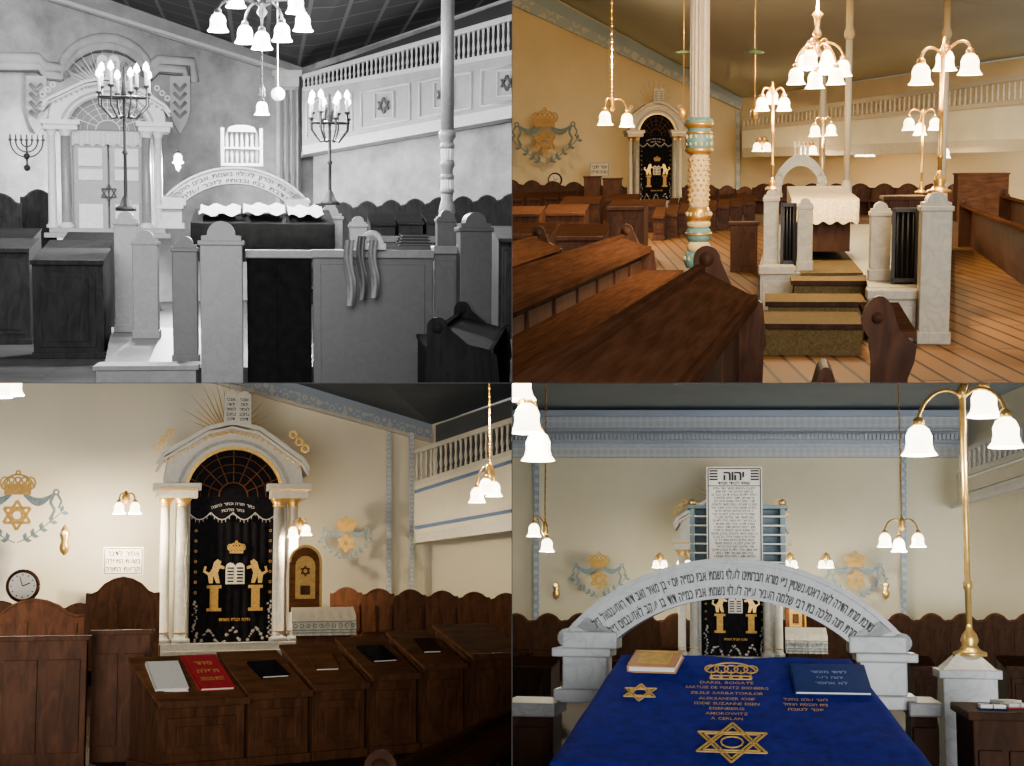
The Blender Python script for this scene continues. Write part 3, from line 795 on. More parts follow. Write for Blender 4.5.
balcony(S,303,540,42,36,(75,6),(89,46),(152,108),52,plaster('grey_parapet',(.36,.36,.36),.15,1),'grey wooden balcony with balusters and star panels',npan=4)
ark(S,108,238,38,.80,.665,rz=.1,closed=True,label='white painted holy ark with closed panelled doors and arched pediment')
o=thing(S,'wall_menorah','dark iron seven branched wall menorah','menorah',S.L(27,150,39.5))
mb=MB();k=39.5/F
for r in(5,10,15):mb.arc(0,8*k,r*k,PI,2*PI,1.3*k,-.05,0,12)
mb.bar((0,-18*k),(0,10*k),1.8*k,-.05,0)
part(o,'branches',mb,mt(S,'iron'))
for r in(-15,-10,-5,0,5,10,15):part(o,'candle_cup',MB().lathe([(.02,8*k),(.05,9*k),(.05,10*k),(.02,10.5*k),(.02,14*k),(0,15*k)],(r*k,-.03,0),8),mt(S,'marbled'))
for q in(-6,-17):part(o,'boss',MB().ball((0,-.05,q*k),3.2*k),mt(S,'iron'))
column(S,447,24,[('shaft','marble',[(6.6,-60),(6.6,132)]),('collar','marble',[(6.6,130),(8.5,133),(8.5,137),(6.2,140),(6.0,150),(6.0,160),(7.5,163),(7.5,166),(5.8,169),(5.8,200),(7.5,206),(8.5,212),(7,218)]),
 ('leaf_ring','marble',[(6.4,143),(7.6,146),(6.4,149)]),('leaf_ring','marble',[(6.2,174),(7.4,177),(6.2,180)]),('leaf_ring','marble',[(6.2,188),(7.4,191),(6.2,194)]),('fluted_sleeve','white',[(7,149),(6.6,160)]),('fluted_sleeve','white',[(6.6,178),(7,190)]),('base','marble',[(7,217),(10,224),(10,238),(8,248),(11,345)])],'pale painted iron column with ornate leafed collar')
bimarch(S,236,229,27,.425,'מצבת זכרון לעלוי נשמת אבינו היקר','נדבת בניו ובנותיו לזכר עולם')
l,w,h=S.fit(221,128,263,166,28.5)
o=thing(S,'book_rack','pale wooden book rack with spindles standing behind the arch','rack',l)
part(o,'frame',MB().box(-w/2,-w/2+.06,0,.3,0,h,.01).box(w/2-.06,w/2,0,.3,0,h,.01).box(-w/2,w/2,0,.3,h*.45,h*.5).box(-w/2,w/2,0,.3,0,.05),mt(S,'white'))
part(o,'headboard',MB().prism([(-w*.35,h*.9),(w*.35,h*.9),(w*.3,h*1.02),(w*.12,h*1.08),(-w*.12,h*1.08),(-w*.3,h*1.02)],0,.1),mt(S,'white'))
for i in range(7):part(o,'spindle',MB().lathe([(.02,h*.05),(.035,h*.4),(.02,h*.9)],(-w*.36+w*.12*i,.15,0),8),mt(S,'white'))
def table(S,x0,x1,ytop,yfront,ybot,Y,D,mtop,mside,label,drop=.45):
    l,w,h=S.fit(x0,yfront,x1,ybot,Y)
    zt=S.L((x0+x1)/2,ytop,Y+D).z-l.z
    o=thing(S,'reading_table',label,'table',l)
    part(o,'body',MB().prismx([(.08,0),(D-.08,0),(D-.08,zt-.06),(.08,h-.06)],-w/2+.08,w/2-.08),mt(S,mside))
    mb=MB();n=30
    vs=[];fs=[]
    for i in range(n+1):
        x=-w/2+w*i/n;r=.03*math.sin(i*1.9)
        vs+=[(x,-.04+r,h*drop+.02*math.sin(i)),(x,0,h-.02),(x,.03,h),(x,D,zt)]
    for i in range(n):
        for j in(0,1,2):fs.append((4*i+j,4*i+4+j,4*i+5+j,4*i+1+j))
    mb.add(vs,fs,True)
    mb.prismx([(0,h*drop),(D,h*drop),(D,zt),(0,h)],-w/2-.015,-w/2).prismx([(0,h*drop),(D,h*drop),(D,zt),(0,h)],w/2,w/2+.015)
    part(o,'table_cloth',mb,mt(S,mtop));return o,h,zt
table(S,192,334,209,223,262,23,2.0,'black','woodd','reading table with dark drape under white cloths',.35)
for x0,x1,y0,y1,t in((198,240,211,219,0),(243,286,210,218,.2),(289,325,211,220,0)):
    l,w,h=S.fit(x0,y0,x1,y1,22.9)
    o=thing(S,'white_cloth','crumpled white cloth lying on the reading table','cloth',Vector((l.x,l.y+.3,l.z+.03)),group='white cloths')
    mb=MB();vs=[];fs=[];n=10
    for i in range(n+1):
        for j in range(n+1):
            vs.append((-w/2+w*i/n,1.2*j/n,.0+.17*j/n+.04+.03*math.sin(i*1.4+j*.9)))
    for i in range(n):
        for j in range(n):fs.append((i*(n+1)+j,(i+1)*(n+1)+j,(i+1)*(n+1)+j+1,i*(n+1)+j+1))
    mb.add(vs,fs,True);part(o,'fabric',mb,mt(S,'white'))
pz=-1.42
mb=MB();q=[S.L(104,372,17),S.L(430,372,17),S.L(470,300,23.6),S.L(112,335,25)]
vs=[(p.x,p.y,pz) for p in q]+[(p.x,p.y,-S.h) for p in q]
mb.add(vs,[(0,1,2,3),(7,6,5,4),(0,4,5,1),(1,5,6,2),(2,6,7,3),(3,7,4,0)])
put(S,'platform',mb,mt(S,'marbled'),'raised marble platform floor','platform')
steps(S,[(96,366,196,384,16.3,.6)],'low marble step in front of the platform','marble','marble')
post(S,114,211,140,335,23.5,zb=pz);post(S,132,230,160,338,22,zb=pz)
post(S,172,236,200,385,17.3,m='marbled',zb=pz);post(S,199,221,246,395,16.3,m='marble',zb=-1.7,label='tall grey marble corner post with rounded cap')
post(S,317,205,344,240,25,zb=pz);post(S,349,216,368,245,24,zb=pz);post(S,436,210,456,380,20,m='marbled',zb=pz);post(S,458,212,493,395,16.3,m='marbled',zb=-1.7)
lowwall(S,248,250,312,400,16.6,m='black',mcop='marble',zb=-1.7,panels=2,label='dark draped railing with marble coping')
lowwall(S,314,250,432,400,16.6,m='marbled',mcop='marble',zb=-1.7,panels=1,label='plain grey panel railing with pale coping')
lowwall(S,435,246,456,400,16.6,m='marbled',mcop='marble',zb=-1.7,panels=1,label='plain grey panel railing with pale coping')
lowwall(S,370,236,434,300,21,m='marbled',mcop='marble',zb=pz,panels=2)
for x,y0,y1,w,m in((350,240,306,9,'white'),(362,236,300,8,'marbled'),(374,240,298,8,'white')):
    l,ww,h=S.fit(x-w/2,y0,x+w/2,y1,16.35)
    mb=MB();vs=[];fs=[]
    for j in range(9):
        for i in range(5):
            vs.append((-ww/2+ww*i/4+.02*math.sin(j*.8),.04*math.sin(i*2+j*.3),h*j/8))
    for j in range(8):
        for i in range(4):fs.append((j*5+i,j*5+i+1,j*5+i+6,j*5+i+5))
    mb.add(vs,fs,True)
    for v in mb.bm.verts:v.co+=l
    put(S,'prayer_shawl',mb,mt(S,'marble' if m=='white' else m),'folded prayer shawl hanging over the railing','cloth',group='hanging shawls')
mb=MB().tube([tuple(S.L(372+10*math.cos(t),246-13*math.sin(t),16.5)) for t in [PI*i/10 for i in range(11)]],.03,8)
mb.box(*[a for a in(S.L(358,246,16.5).x,S.L(386,246,16.5).x)],16.45,16.75,S.L(372,250,16.5).z,S.L(372,243,16.5).z,.02)
put(S,'cloth_bag',mb,mt(S,'white'),'white cloth bag with looped handle on the railing','bag')
for j in range(4):
    l,w,h=S.fit(398+j,243-j*3,432-j,246-j*3,19)
    o=thing(S,'book','dark closed prayer book in a stack on the railing','book',l,group='books on the railing')
    part(o,'cover',MB().box(-w/2,w/2,0,.3,0,h*.2).box(-w/2,w/2,0,.3,h*.8,h).box(-w/2,w/2,.28,.3,0,h),mt(S,'woodd'));part(o,'pages',MB().box(-w/2+.02,w/2-.02,.02,.28,h*.2,h*.8),mt(S,'marbled'))
candelabrum(S,126,211,70,104,24.2,24,8,'tall dark iron candelabrum with lit candles on a marble post',e=2600)
candelabrum(S,330,205,90,126,25.6,19,8,'tall candelabrum with lit candles on a marble post',e=2600)
lamp(S,262,-40,8,22,[(218,22),(236,-2),(262,40),(245,34),(282,32),(303,22),(296,4)],1.5,'hang','ornate chandelier with lit glass tulip shades',e=150,metal='marbled',glowst=14,cat='chandelier',up=400)
lamp(S,262,48,92,26,[(262,108)],1.3,'hang','small glass pendant lamp on a chain',e=150,metal='iron',glowst=10)
l=S.L(278,94,27);mb=MB();mb.ball(l,.12).tube([tuple(l),(l.x,l.y,l.z+2.5)],.008)
put(S,'glass_globe',mb,glow(S,.9),'round milk glass globe hanging on a cord','lamp')
lamp(S,178,156,166,38.8,[(178,158)],1.4,'wall','small lit wall lamp beside the arch',e=3800,metal='iron',glowst=14)
for i,(x0,x1,yt,Y) in enumerate(((-22,22,194,37),(20,56,190,38.5))):pewback(S,x0,x1,yt,Y,'woodd')
for i in range(9):pewback(S,306+i*24,332+i*24,204-i*1.2,40.5-i*.5,'woodd',rz=-.3)
for x0,x1,yf,yb,Y in((60,110,243,232,30),(40,108,252,240,27),(30,104,262,248,22),(-20,34,238,228,31),(-16,30,250,238,25)):
    desk(S,x0,x1,yf,yb,Y,1.2,'woodd','woodd',grp='prayer desks')
for x0,x1,yf,yb,Y in((370,396,224,214,34),(398,424,223,213,34),(426,450,222,212,34),(498,530,240,226,26)):
    desk(S,x0,x1,yf,yb,Y,1.2,'woodd','woodt')
longpew(S,(S.base(455,15).x,12.6),(S.base(520,15).x,15.9),-.92,-.8,.5,'woodd',seat=False,mtop='woodd')
desk(S,424,470,348,334,14.5,.8,'woodd','woodd')
# ------------------------------------------------------------------ room 2: warm
S=TR
cw=plaster('warm_plaster',(.78,.58,.29),.06,.4)
wallq(S,'wall_back',480,55,742,60,-42,98,cw,'warm yellow plaster wall with the ark')
wallq(S,'wall_right',740,60,1060,50,98,52,cw,'yellow plaster side wall behind the balcony')
floorq(S,brickmat('oak_boards',(.21,.095,.030),(.15,.065,.020),(.035,.014,.006),1,4.0,.22,.018,rough=.7,rot=PI/2-.12),'varnished oak floor boards',470,1080,6,62)
ceil(S,[(742,98,60),(480,-42,55),(480,-700,12),(1100,-700,12),(1080,48,50)],plaster('olive_ceiling',(.64,.66,.52),.05,.3),'grey cream painted ceiling',True)
st=stencil('warm_stencil',(.56,.54,.44),(.40,.44,.42),.45,.6)
struct(S,'trim_1',[(480,-40,54.8),(742,98,59.8),(742,105,59.8),(480,-22,54.8)],.3,plaster('warm_cornice_blue',(.36,.42,.42)),'grey blue painted cornice')
struct(S,'trim_2',[(480,-24,54.6),(742,104,59.6),(742,110,59.6),(480,-10,54.6)],.3,st,'stencilled cornice band')
struct(S,'trim_3',[(736,112,59.7),(740,112,59.7),(740,190,59.7),(736,190,59.7)],.2,st,'stencilled corner border')
balcony(S,742,1050,57,46,(117,69),(128,97),(154,146),66,plaster('warm_parapet',(.80,.68,.42)),'long cream painted wooden gallery with balusters',npan=0,motif=None,frame='white')
ark(S,655,207,53,.40,.45,rz=.25)
emblem(S,545,140,54,1.5,.3)
clock(S,555,180,6.5,52.0)
plaque(S,590,162,609,177,54.3,[('אסור לדבר',.68,.22,.8),('בשעת התפלה',.35,.22,.85)],'white Hebrew wall sign',rz=.3)
col=column(S,699,20.5,[('fluted_shaft','lilac',[(10.5,-60),(11,118)]),
 ('capital','teal',[(10,117),(15,120),(15,123),(12,126),(13,134),(15,140),(14,148),(9,152)]),
 ('gold_band','gold',[(15.6,122.5),(16,125),(13,128)]),
 ('gold_band','gold',[(13.4,131),(14.4,132.5),(13.6,134)]),
 ('gold_collar','gold',[(13,147),(16,150),(12,154)]),
 ('lower_shaft','cream',[(9,152),(11,160),(11,205),(9,210)]),
 ('gold_leaf_cup','gold',[(10,206),(12,210),(14,216),(12.5,221)]),
 ('cream_bead','cream',[(10,220),(13,222),(13,226),(10,228)]),
 ('blue_ring','teal',[(10,227),(13,230),(14.5,234),(13,239),(10,242)]),
 ('gold_band','gold',[(14.2,232.5),(15.2,234),(14.2,235.5)]),
 ('cream_neck','cream',[(10,241),(13,245),(13,249),(11,252)]),
 ('blue_base','teal',[(11,251),(15,254),(16.5,260),(15,265),(13,268)]),
 ('foot','lilac',[(13,267),(17,272),(18,280),(18,287)])],'ornate painted iron column with teal and gold rings',rs=.90)
mb=MB();k=20.5/F
for i in range(9):
    for j in range(12):
        a=2*PI*j/12+(i%2)*.26
        mb.ball((9.9*k*math.cos(a),9.9*k*math.sin(a),S.L(699,160+i*5,20.5).z+S.h),.020,(1,1,1),6,4)
part(col,'gold_beads',mb,mt(S,'gold'))
mb=MB()
for yy,r in((137,13.6),(144,13.4),(214,13),(258,15.4)):
    for j in range(14):
        a=2*PI*j/14;mb.ball((r*.92*k*math.cos(a),r*.92*k*math.sin(a),S.L(699,yy,20.5).z+S.h),.022,(1,1,1.4),6,4)
part(col,'cream_leaf_ornament',mb,mt(S,'cream'))
longpew(S,(-1.98,7.0),(-1.38,18.0),-.98,-.86,.33,'wood')
longpew(S,(-.47,3.6),(-.075,10.1),-.88,-.70,.36,'wood',seat=False)
longpew(S,(-2.95,9.5),(-2.62,19),-1.02,-.92,.3,'woodd',seat=True)
for x0,x1,yf,yb,Y in((552,604,238,224,25),(606,645,208,200,27),(500,540,215,206,32),(542,585,214,204,33),(560,600,203,196,42),(606,638,200,194,44),(642,664,206,199,38),(500,549,236,223,24)):
    desk(S,x0,x1,yf,yb,Y,1.0,'wood')
for i in range(8):
    x0=652+i*13;desk(S,x0,x0+12.5,217-i*1.9,207-i*1.6,34+i*1.2,1.0,'wood','woodt',label='small wooden prayer desk with slanted lid in a row')
for i in range(8):
    x0=668+i*10;desk(S,x0,x0+9.5,204-i*.8,198-i*.7,45+i*.8,.7,'wood','woodt',label='small wooden prayer desk with slanted lid in a row')
for i in range(6):
    x0=508+i*17;desk(S,x0,x0+16,200-i*.8,193-i*.7,47+i*.8,.7,'wood','woodt',label='small wooden prayer desk with slanted lid in a row')
boxthing(S,'box_pew',730,222,757,272,24,.4,'wood','panelled brown wooden pew front','pew',zb=-1.7)
for i in range(6):pewback(S,500+i*21,522+i*21,180+i*.8,51+i*.4,'wood',rz=.25)
for i in range(4):pewback(S,682+i*18,700+i*18,184+i*1,54,'wood',rz=.2)
boxthing(S,'tall_pew',584,176,600,206,46,.3,'wood','tall brown wooden seat front beside the ark','pew',zb=-1.7)
boxthing(S,'tall_pew',603,178,621,206,46,.3,'wood','tall brown wooden seat front beside the ark','pew',zb=-1.7)
for i in range(9):pewback(S,752+i*24,776+i*24,184,52-i*.4,'wood',rz=-.25)
boxthing(S,'wooden_cabinet',957,173,1008,212,44,1.,'woodl','tall brown panelled wooden cabinet','cabinet',zb=-1.7)
longpew(S,(3.15,12.5),(4.15,31),-.98,-.88,.35,'wood',seat=False)
longpew(S,(4.0,15.5),(5.2,33),-.85,-.75,.35,'wood',seat=False)
def pewend(S,x0,y0,x1,y1,Y,label,full=True):
    l,w,h=S.fit(x0,y0,x1,y1,Y)
    o=thing(S,'pew_corner',label,'pew',l)
    pts=[(-w*.35,0),(w*.3,0),(w*.3,h*.6),(w*.36,h*.75),(w*.46,h*.8),(w*.5,h*.86)]+[(w*.18+w*.3*math.cos(t)-.0,h*.82+h*.18*math.sin(t)) for t in [PI*i/10 for i in range(2,10)]]+[(-w*.2,h*.78),(-w*.5,h*.70),(-w*.46,h*.6),(-w*.35,h*.5)]
    if full:
        pts=[(-p[0],p[1]) for p in pts]
        part(o,'end_panel',MB().prism(pts,0,.07),mt(S,'wood'))
        part(o,'scroll',MB().tube([(-w*.2,-.02,h*.87),(-w*.2,.1,h*.87)],w*.10,14),mt(S,'wood'))
        part(o,'book_board',MB().prismx([(.05,h*.74),(1.1,h*.80),(1.1,h*.84),(.05,h*.78)],-w*.3,w*.5),mt(S,'woodt'))
        part(o,'backrest',MB().prismx([(.05,0),(1.1,0),(1.1,h*.8),(.05,h*.74)],w*.16,w*.24),mt(S,'wood'))
    else:
        part(o,'end_panel',MB().prism(pts,0,.3),mt(S,'wood'))
        part(o,'scroll',MB().tube([(w*.2,-.03,h*.86),(w*.2,.33,h*.86)],w*.10,14),mt(S,'wood'))
    return o
pewend(S,858,296,914,460,7.5,'curved dark wooden pew end with scroll top')
pewend(S,803,367,834,470,6.5,'top of a scrolled wooden pew end',False)
pz=-1.2
def plat(S,q,z,m,label):
    mb=MB();vs=[(p.x,p.y,z) for p in q]+[(p.x,p.y,-S.h) for p in q];n=len(q)
    mb.add(vs,[tuple(range(n)),tuple(range(2*n-1,n-1,-1))]+[(i,(i+1)%n,n+(i+1)%n,n+i) for i in range(n)])
    return put(S,'platform',mb,mt(S,m),label,'platform')
plat(S,[S.L(758,275,16.9),S.L(866,275,16.5),S.L(868,290,14.9),S.L(948,290,14.9),S.L(950,240,30),S.L(770,240,30)],pz,'marble','raised marble clad reading platform')
l,w,h=S.fit(802,272,864,276,16.4)
mb=MB().box(l.x-w/2,l.x+w/2,16.52,28,pz+.002,pz+.02);put(S,'carpet_runner',mb,mt(S,'carpet'),'brown carpet runner on the platform','carpet')
steps(S,[(750,324,862,350,13.5,1.2),(768,302,864,318,14.72,.98),(794,281,866,292,15.75,.7)],'wide carpeted step leading up to the marble platform')
post(S,762,190,779,268,17.2,zb=pz);post(S,796,198,813,270,16.9,zb=pz)
post(S,868,202,891,292,15.6,zb=pz);post(S,917,192,951,335,14.4,zb=-1.7,label='thick marble corner post carrying a brass lamp')
lowwall(S,760,266,792,300,16.6,zb=-1.7,panels=1);lowwall(S,868,290,915,345,14.6,zb=-1.7,panels=1)
for x0,y0,x1,y1,Y in((780,203,796,266,17.1),(891,208,917,288,15.2)):
    l,w,h=S.fit(x0,y0,x1,y1,Y)
    if Y<16:h+=l.z-pz;l.z=pz
    o=thing(S,'iron_gate','black wrought iron gate between marble posts','gate',l)
    part(o,'frame',MB().box(-w/2,w/2,0,.04,h-.04,h).box(-w/2,w/2,0,.04,.02,.06).box(-w/2,-w/2+.03,0,.04,0,h).box(w/2-.03,w/2,0,.04,0,h),mt(S,'iron'))
    for i in range(1,5):part(o,'bar',MB().tube([(-w/2+w*i/5,.02,.04),(-w/2+w*i/5,.02,h-.03)],.008),mt(S,'iron'))
    part(o,'curtain',MB().box(-w/2,w/2,.05,.08,0,h),mt(S,'black'))
table(S,792,857,186,199,252,18.5,4.5,'lace','woodd','reading table with white lace cloth over dark wood',.55)
bimarch(S,800,197,24,.145,'','',sz=.29)
l,w,h=S.fit(793,143,809,158,26)
o=thing(S,'book_rack','small white rack with spindles above the arch','rack',l)
for i in range(4):part(o,'spindle',MB().lathe([(.02,0),(.03,h*.5),(.012,h*1.15)],(-w*.4+w*.27*i,.1,0),8),mt(S,'white'))
part(o,'rail',MB().box(-w/2,w/2,0,.2,0,.05),mt(S,'white'))
part(o,'rail',MB().box(-w/2,w/2,0,.2,h*.7,h*.78),mt(S,'white'))
boxthing(S,'prayer_board',886,196,926,212,17,.6,'woodd','dark wooden reader stand behind the gate','stand')
for x,Y in((847,36),(943,40),(822,46)):
    column(S,x,Y,[('shaft','white',[(3.2,40),(3,180)]),('capital','cream',[(3.2,40),(5,36),(5,32),(3.4,28),(3.4,0)]),('foot','white',[(3,180),(5,186),(5,240)])],'thin white painted iron column supporting the gallery')
lamp(S,939,193,66,14.6,[(921,74),(945,60),(970,64)],1.15,'stand','tall brass lamp with three lit tulip shades on the corner post',e=28,glowst=13,bs=.7,up=200)
lamp(S,772,190,99,17.4,[(762,104),(772,97),(784,104)],.9,'stand','slim brass lamp with lit tulip shades on a marble post',e=25,glowst=13,bs=.6,up=120)
lamp(S,921,193,120,24,[(909,124),(920,129),(935,124)],1.1,'stand','brass lamp with three lit shades standing on the platform',e=40,glowst=13,bs=.6,up=300)
lamp(S,822,186,126,28,[(815,131),(831,130)],1.2,'stand','small brass lamp with two lit shades',e=40,glowst=13,bs=.6,up=400)
lamp(S,817,-40,48,17,[(796,76),(805,62),(815,80),(826,66),(836,76),(843,68),(810,58),(828,58)],1.05,'hang','gilded chandelier with clustered lit tulip shades',e=45,glowst=13,cat='chandelier',up=700)
lamp(S,612,-30,104,32,[(605,118),(627,120)],1.7,'hang','brass pendant lamp with two lit tulip shades on a chain',e=260,glowst=13,up=900)
for x,Y in((755,26),(684,34)):
    k=Y/F;o=thing(S,'hanging_rod_lamp','thin brass hanging rod with green glass disc','lamp',S.L(x,52,Y))
    part(o,'rod',MB().tube([(0,0,-58*k),(0,0,3)],.012),mt(S,'gold'))
    part(o,'disc',MB().lathe([(.02,-.04),(9*k,-.02),(9*k,.0),(.03,.04)],n=16),mt(S,'green'))
    part(o,'bowl',MB().lathe([(0,-66*k),(3*k,-62*k),(4*k,-56*k),(1*k,-54*k)],n=12),mt(S,'gold'))
for x,y in((762,147),(865,152),(808,150)):
    lamp(S,x,y,y-4,53,[(x-5,y),(x+5,y)],1.8,'wall','small lit wall lamp below the balcony',e=40,glowst=13)
lamp(S,945,155,150,48,[(945,153)],1.8,'wall','small lit wall lamp below the balcony',e=60,glowst=13)
lamp(S,573,-60,-45,40,[(570,-35)],1.7,'hang','unseen pendant lamp added above the pews as fill light',e=2000,glowst=7)  # lamp out of view above the frame, added as fill for this room
# ------------------------------------------------------------------ room 3: ark wall
S=BL
cw=plaster('cream_plaster',(.76,.70,.55),.05,.4)
stb=stencil('blue_stencil',(.54,.55,.52),(.34,.40,.50),.22,.6)
wallq(S,'wall_back',-30,33,432,37,285,425,cw,'cream plaster wall with the ark')
wallq(S,'wall_right',430,37,540,34,425,390,cw,'cream plaster wall behind the balcony')
wallq(S,'wall_gallery_shade',436,36.6,540,33.6,425,390,plaster('gallery_shade_slate',(.09,.10,.11)),'flat dark sheet standing in for gallery shade behind the balcony',yb=(500,470),t=.1)  # slate slab in front of the wall; its dark colour imitates gallery shade
floorq(S,brickmat('dark_boards',(.06,.03,.015),(.05,.025,.012),(.02,.01,.005),1,3.0,.16,.012,rough=.7),'dark wooden floor boards',-60,560,9,39)
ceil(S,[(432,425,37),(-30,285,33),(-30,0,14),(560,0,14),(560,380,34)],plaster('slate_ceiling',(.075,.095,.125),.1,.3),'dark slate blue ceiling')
struct(S,'trim_1',[(-30,285,32.9),(432,424,36.9),(432,432,36.9),(-30,300,32.9)],.3,plaster('cornice_blue',(.36,.42,.50)),'pale blue painted cornice')
struct(S,'trim_2',[(-30,298,32.8),(432,431,36.8),(432,440,36.8),(-30,312,32.8)],.3,stb,'stencilled blue and white cornice band')
struct(S,'trim_3',[(-30,312,32.7),(432,439,36.7),(432,442,36.7),(-30,316,32.7)],.3,mt(S,'white'),'white cornice bead')
for x in(389,412):
    struct(S,'trim_4',[(x-2.2,432,36.3),(x+2.2,433,36.3),(x+2.2,600,36.3),(x-2.2,600,36.3)],.05,stb,'narrow blue stencilled vertical border')
balcony(S,415,540,35.5,32,(450,409),(483,442),(540,522),24,plaster('cream_parapet',(.68,.64,.52)),'cream painted balcony with white balusters and blue dotted borders',npan=0,motif=None,border=mt(S,'blue'))
ark(S,229,657,33,1.0,rz=.10)
emblem(S,17,512,32.2,1.12,.15);emblem(S,346,541,34.6,.74,.2)
plaque(S,103,547,143,575,32.8,[('אסור לדבר',.78,.17,.8),('בשעת התפלה',.5,.17,.86),('וקריאת התורה',.22,.17,.86)],'white framed Hebrew sign asking for silence',rz=.2)
clock(S,23,586,14,32.0)
k=32.5/F;o=thing(S,'gilt_ornament','gilded carved wall ornament','ornament',S.L(64,556,32.6))
part(o,'carving',MB().lathe([(0,0),(4*k,4*k),(5*k,9*k),(3*k,14*k),(5*k,20*k),(3*k,26*k),(0,31*k)],n=10),mt(S,'gold'))
part(o,'bulb',MB().ball((0,-.1,22*k),2.2*k),glow(S,2))
lamp(S,126,505,498,32.2,[(119,508),(135,508)],1.4,'wall','brass wall lamp with two lit tulip shades',e=380,glowst=14)
lamp(S,300,530,524,33.0,[(293,532),(306,530)],1.3,'wall','brass wall lamp with lit shade beside the ark',e=300,glowst=14)
lamp(S,490,330,470,25,[(477,495),(494,489),(486,486)],1.5,'hang','pendant lamp with lit glass shades on a chain',e=25,glowst=14,up=400)
lamp(S,8,340,372,20,[(2,388),(14,386)],1.4,'hang','bottom of a pendant lamp with lit shades',e=320,glowst=14)
woodshrine(S,289,546,321,612,32.2)
lectern(S,292,608,356,645,30.0)
for i in range(6):pewback(S,330+i*32,362+i*32,588+i*1.2,33.6-i*.6,'wood',rz=-.1,label='dark wooden wall pew with scalloped crest',peak=.8)
for i in range(3):pewback(S,-20+i*40,20+i*40,602+i*1,30.5,'wood',rz=0,peak=.6)
pewback(S,86,160,578,26,'wood',label='tall wooden pew back with pointed crest near the ark')
pewback(S,-16,84,600,22,'wood',label='tall wooden pew back with pointed crest')
boxthing(S,'box_pew',-6,636,84,760,15.4,.15,'wood','dark panelled wooden pew front with rail top','pew',zb=-1.7)
boxthing(S,'box_pew',89,630,148,760,15.9,.15,'wood','dark panelled wooden pew front with rail top','pew',zb=-1.7)
dd=[(158,248,702,655),(248,312,694,650),(312,369,686,643),(369,421,676,636),(421,468,666,630),(468,530,655,623)]
DK=[]
RZ=.45
for x0,x1,yf,yb in dd:
    u=(x0+x1)/2;Y=14.7
    for _ in range(8):Y=14.7+math.tan(RZ)*((u-256)/1500*Y+.95)
    DK.append(desk(S,x0,x1,yf,yb,Y,.75,'wood','woodl',rz=RZ,label='brown wooden prayer desk with slanted worn lid',grp='row of desks'))
on_desk(S,DK[0],-.22,.5,'open_book',.32,.5,.04,(mt(S,'paper'),mt(S,'paper')),'open white prayer book lying on a slanted desk',rot=.3)
rb=on_desk(S,DK[0],.22,.55,'red_book',.36,.62,.035,(mt(S,'red'),mt(S,'paper')),'large red bound book with Hebrew title on a slanted desk',rot=.4)
mb=MB()
for s_,q in (('סדור',.15),('תפלה',.0),('לבית הכנסת',-.14)):text(mb,s_,0,q,.065,0,.24)
for v in mb.bm.verts:v.co=Vector((v.co.x,v.co.z,.038))
part(rb,'title',mb,mt(S,'goldp'))
for i,(u,t,w_,h_,m) in enumerate(((0.05,.5,.34,.3,'black'),(.0,.5,.26,.3,'woodl'),(0,.5,.34,.32,'black'),(.02,.5,.22,.3,'woodd'))):
    on_desk(S,DK[1+i],u,t,'book',w_,h_,.03,(mt(S,m),mt(S,'paper')),'closed book lying on a slanted desk',rot=.45+.15*(-1)**i)
longpew(S,(S.base(385,12).x-.1,8.0),(S.base(520,15).x+.25,13.6),-1.04,-1.0,.3,'woodd',seat=False)
# ------------------------------------------------------------------ room 4: platform view
S=BR
cw=plaster('pale_plaster',(.62,.58,.44),.06,.4)
stb2=stencil('blue_stencil_front',(.50,.53,.56),(.40,.45,.52),.16,.6)
wallq(S,'wall_back',470,36,968,36,410,410,cw,'pale cream plaster wall')
wallq(S,'wall_right',966,36,1060,33,410,370,cw,'cream side wall behind the balcony')
floorq(S,brickmat('dark_boards_front',(.06,.03,.015),(.05,.025,.012),(.02,.01,.005),1,3.0,.16,.012,rough=.7),'dark wooden floor boards',440,1100,4,38)
ceil(S,[(968,410,36),(470,410,36),(470,150,15),(1100,150,15),(1080,365,33)],plaster('blue_grey_ceiling',(.30,.35,.39),.08,.3),'blue grey ceiling')
for i,(a,b,m,lab) in enumerate(((410,416,plaster('c1',(.34,.40,.50)),'blue cornice band'),(416,428,stb2,'stencilled cornice band'),(428,431,mt(S,'bluel'),'pale cornice bead'),(431,443,plaster('c2',(.33,.39,.50)),'blue cornice band'),(443,447,mt(S,'bluel'),'pale cornice bead'),(447,457,stb2,'stencilled border below the cornice'))):
    struct(S,'trim_%d'%(i+1),[(470,a,35.8-.12*(5-i)),(968,a,35.8-.12*(5-i)),(968,b,35.8-.12*(5-i)),(470,b,35.8-.12*(5-i))],.5,m,lab)
mb=MB()
for i in range(120):
    a=S.L(472+i*4.1,437,34.9);mb.box(a.x-.03,a.x+.03,a.y-.12,a.y+.1,a.z-.06,a.z+.06)
put(S,'trim_9',mb,mt(S,'bluel'),'fine pale dentils along the cornice',kind='structure')
for x in(536,904):
    struct(S,'trim_8',[(x-2.5,457,35.8),(x+2.5,457,35.8),(x+2.5,640,35.8),(x-2.5,640,35.8)],.1,stencil('border_front%d'%x,(.44,.47,.48),(.24,.32,.44),.2,.6),'narrow blue stencilled vertical border')
balcony(S,962,1060,34.5,31,(452,408),(474,441),(502,474),18,plaster('cream_parapet_front',(.58,.55,.44)),'cream balcony with white balusters',npan=1,motif=None)
ark(S,732,667,34,.76,.74,cut=False)
emblem(S,599,578,35.4,.80);emblem(S,856,578,35.4,.80)
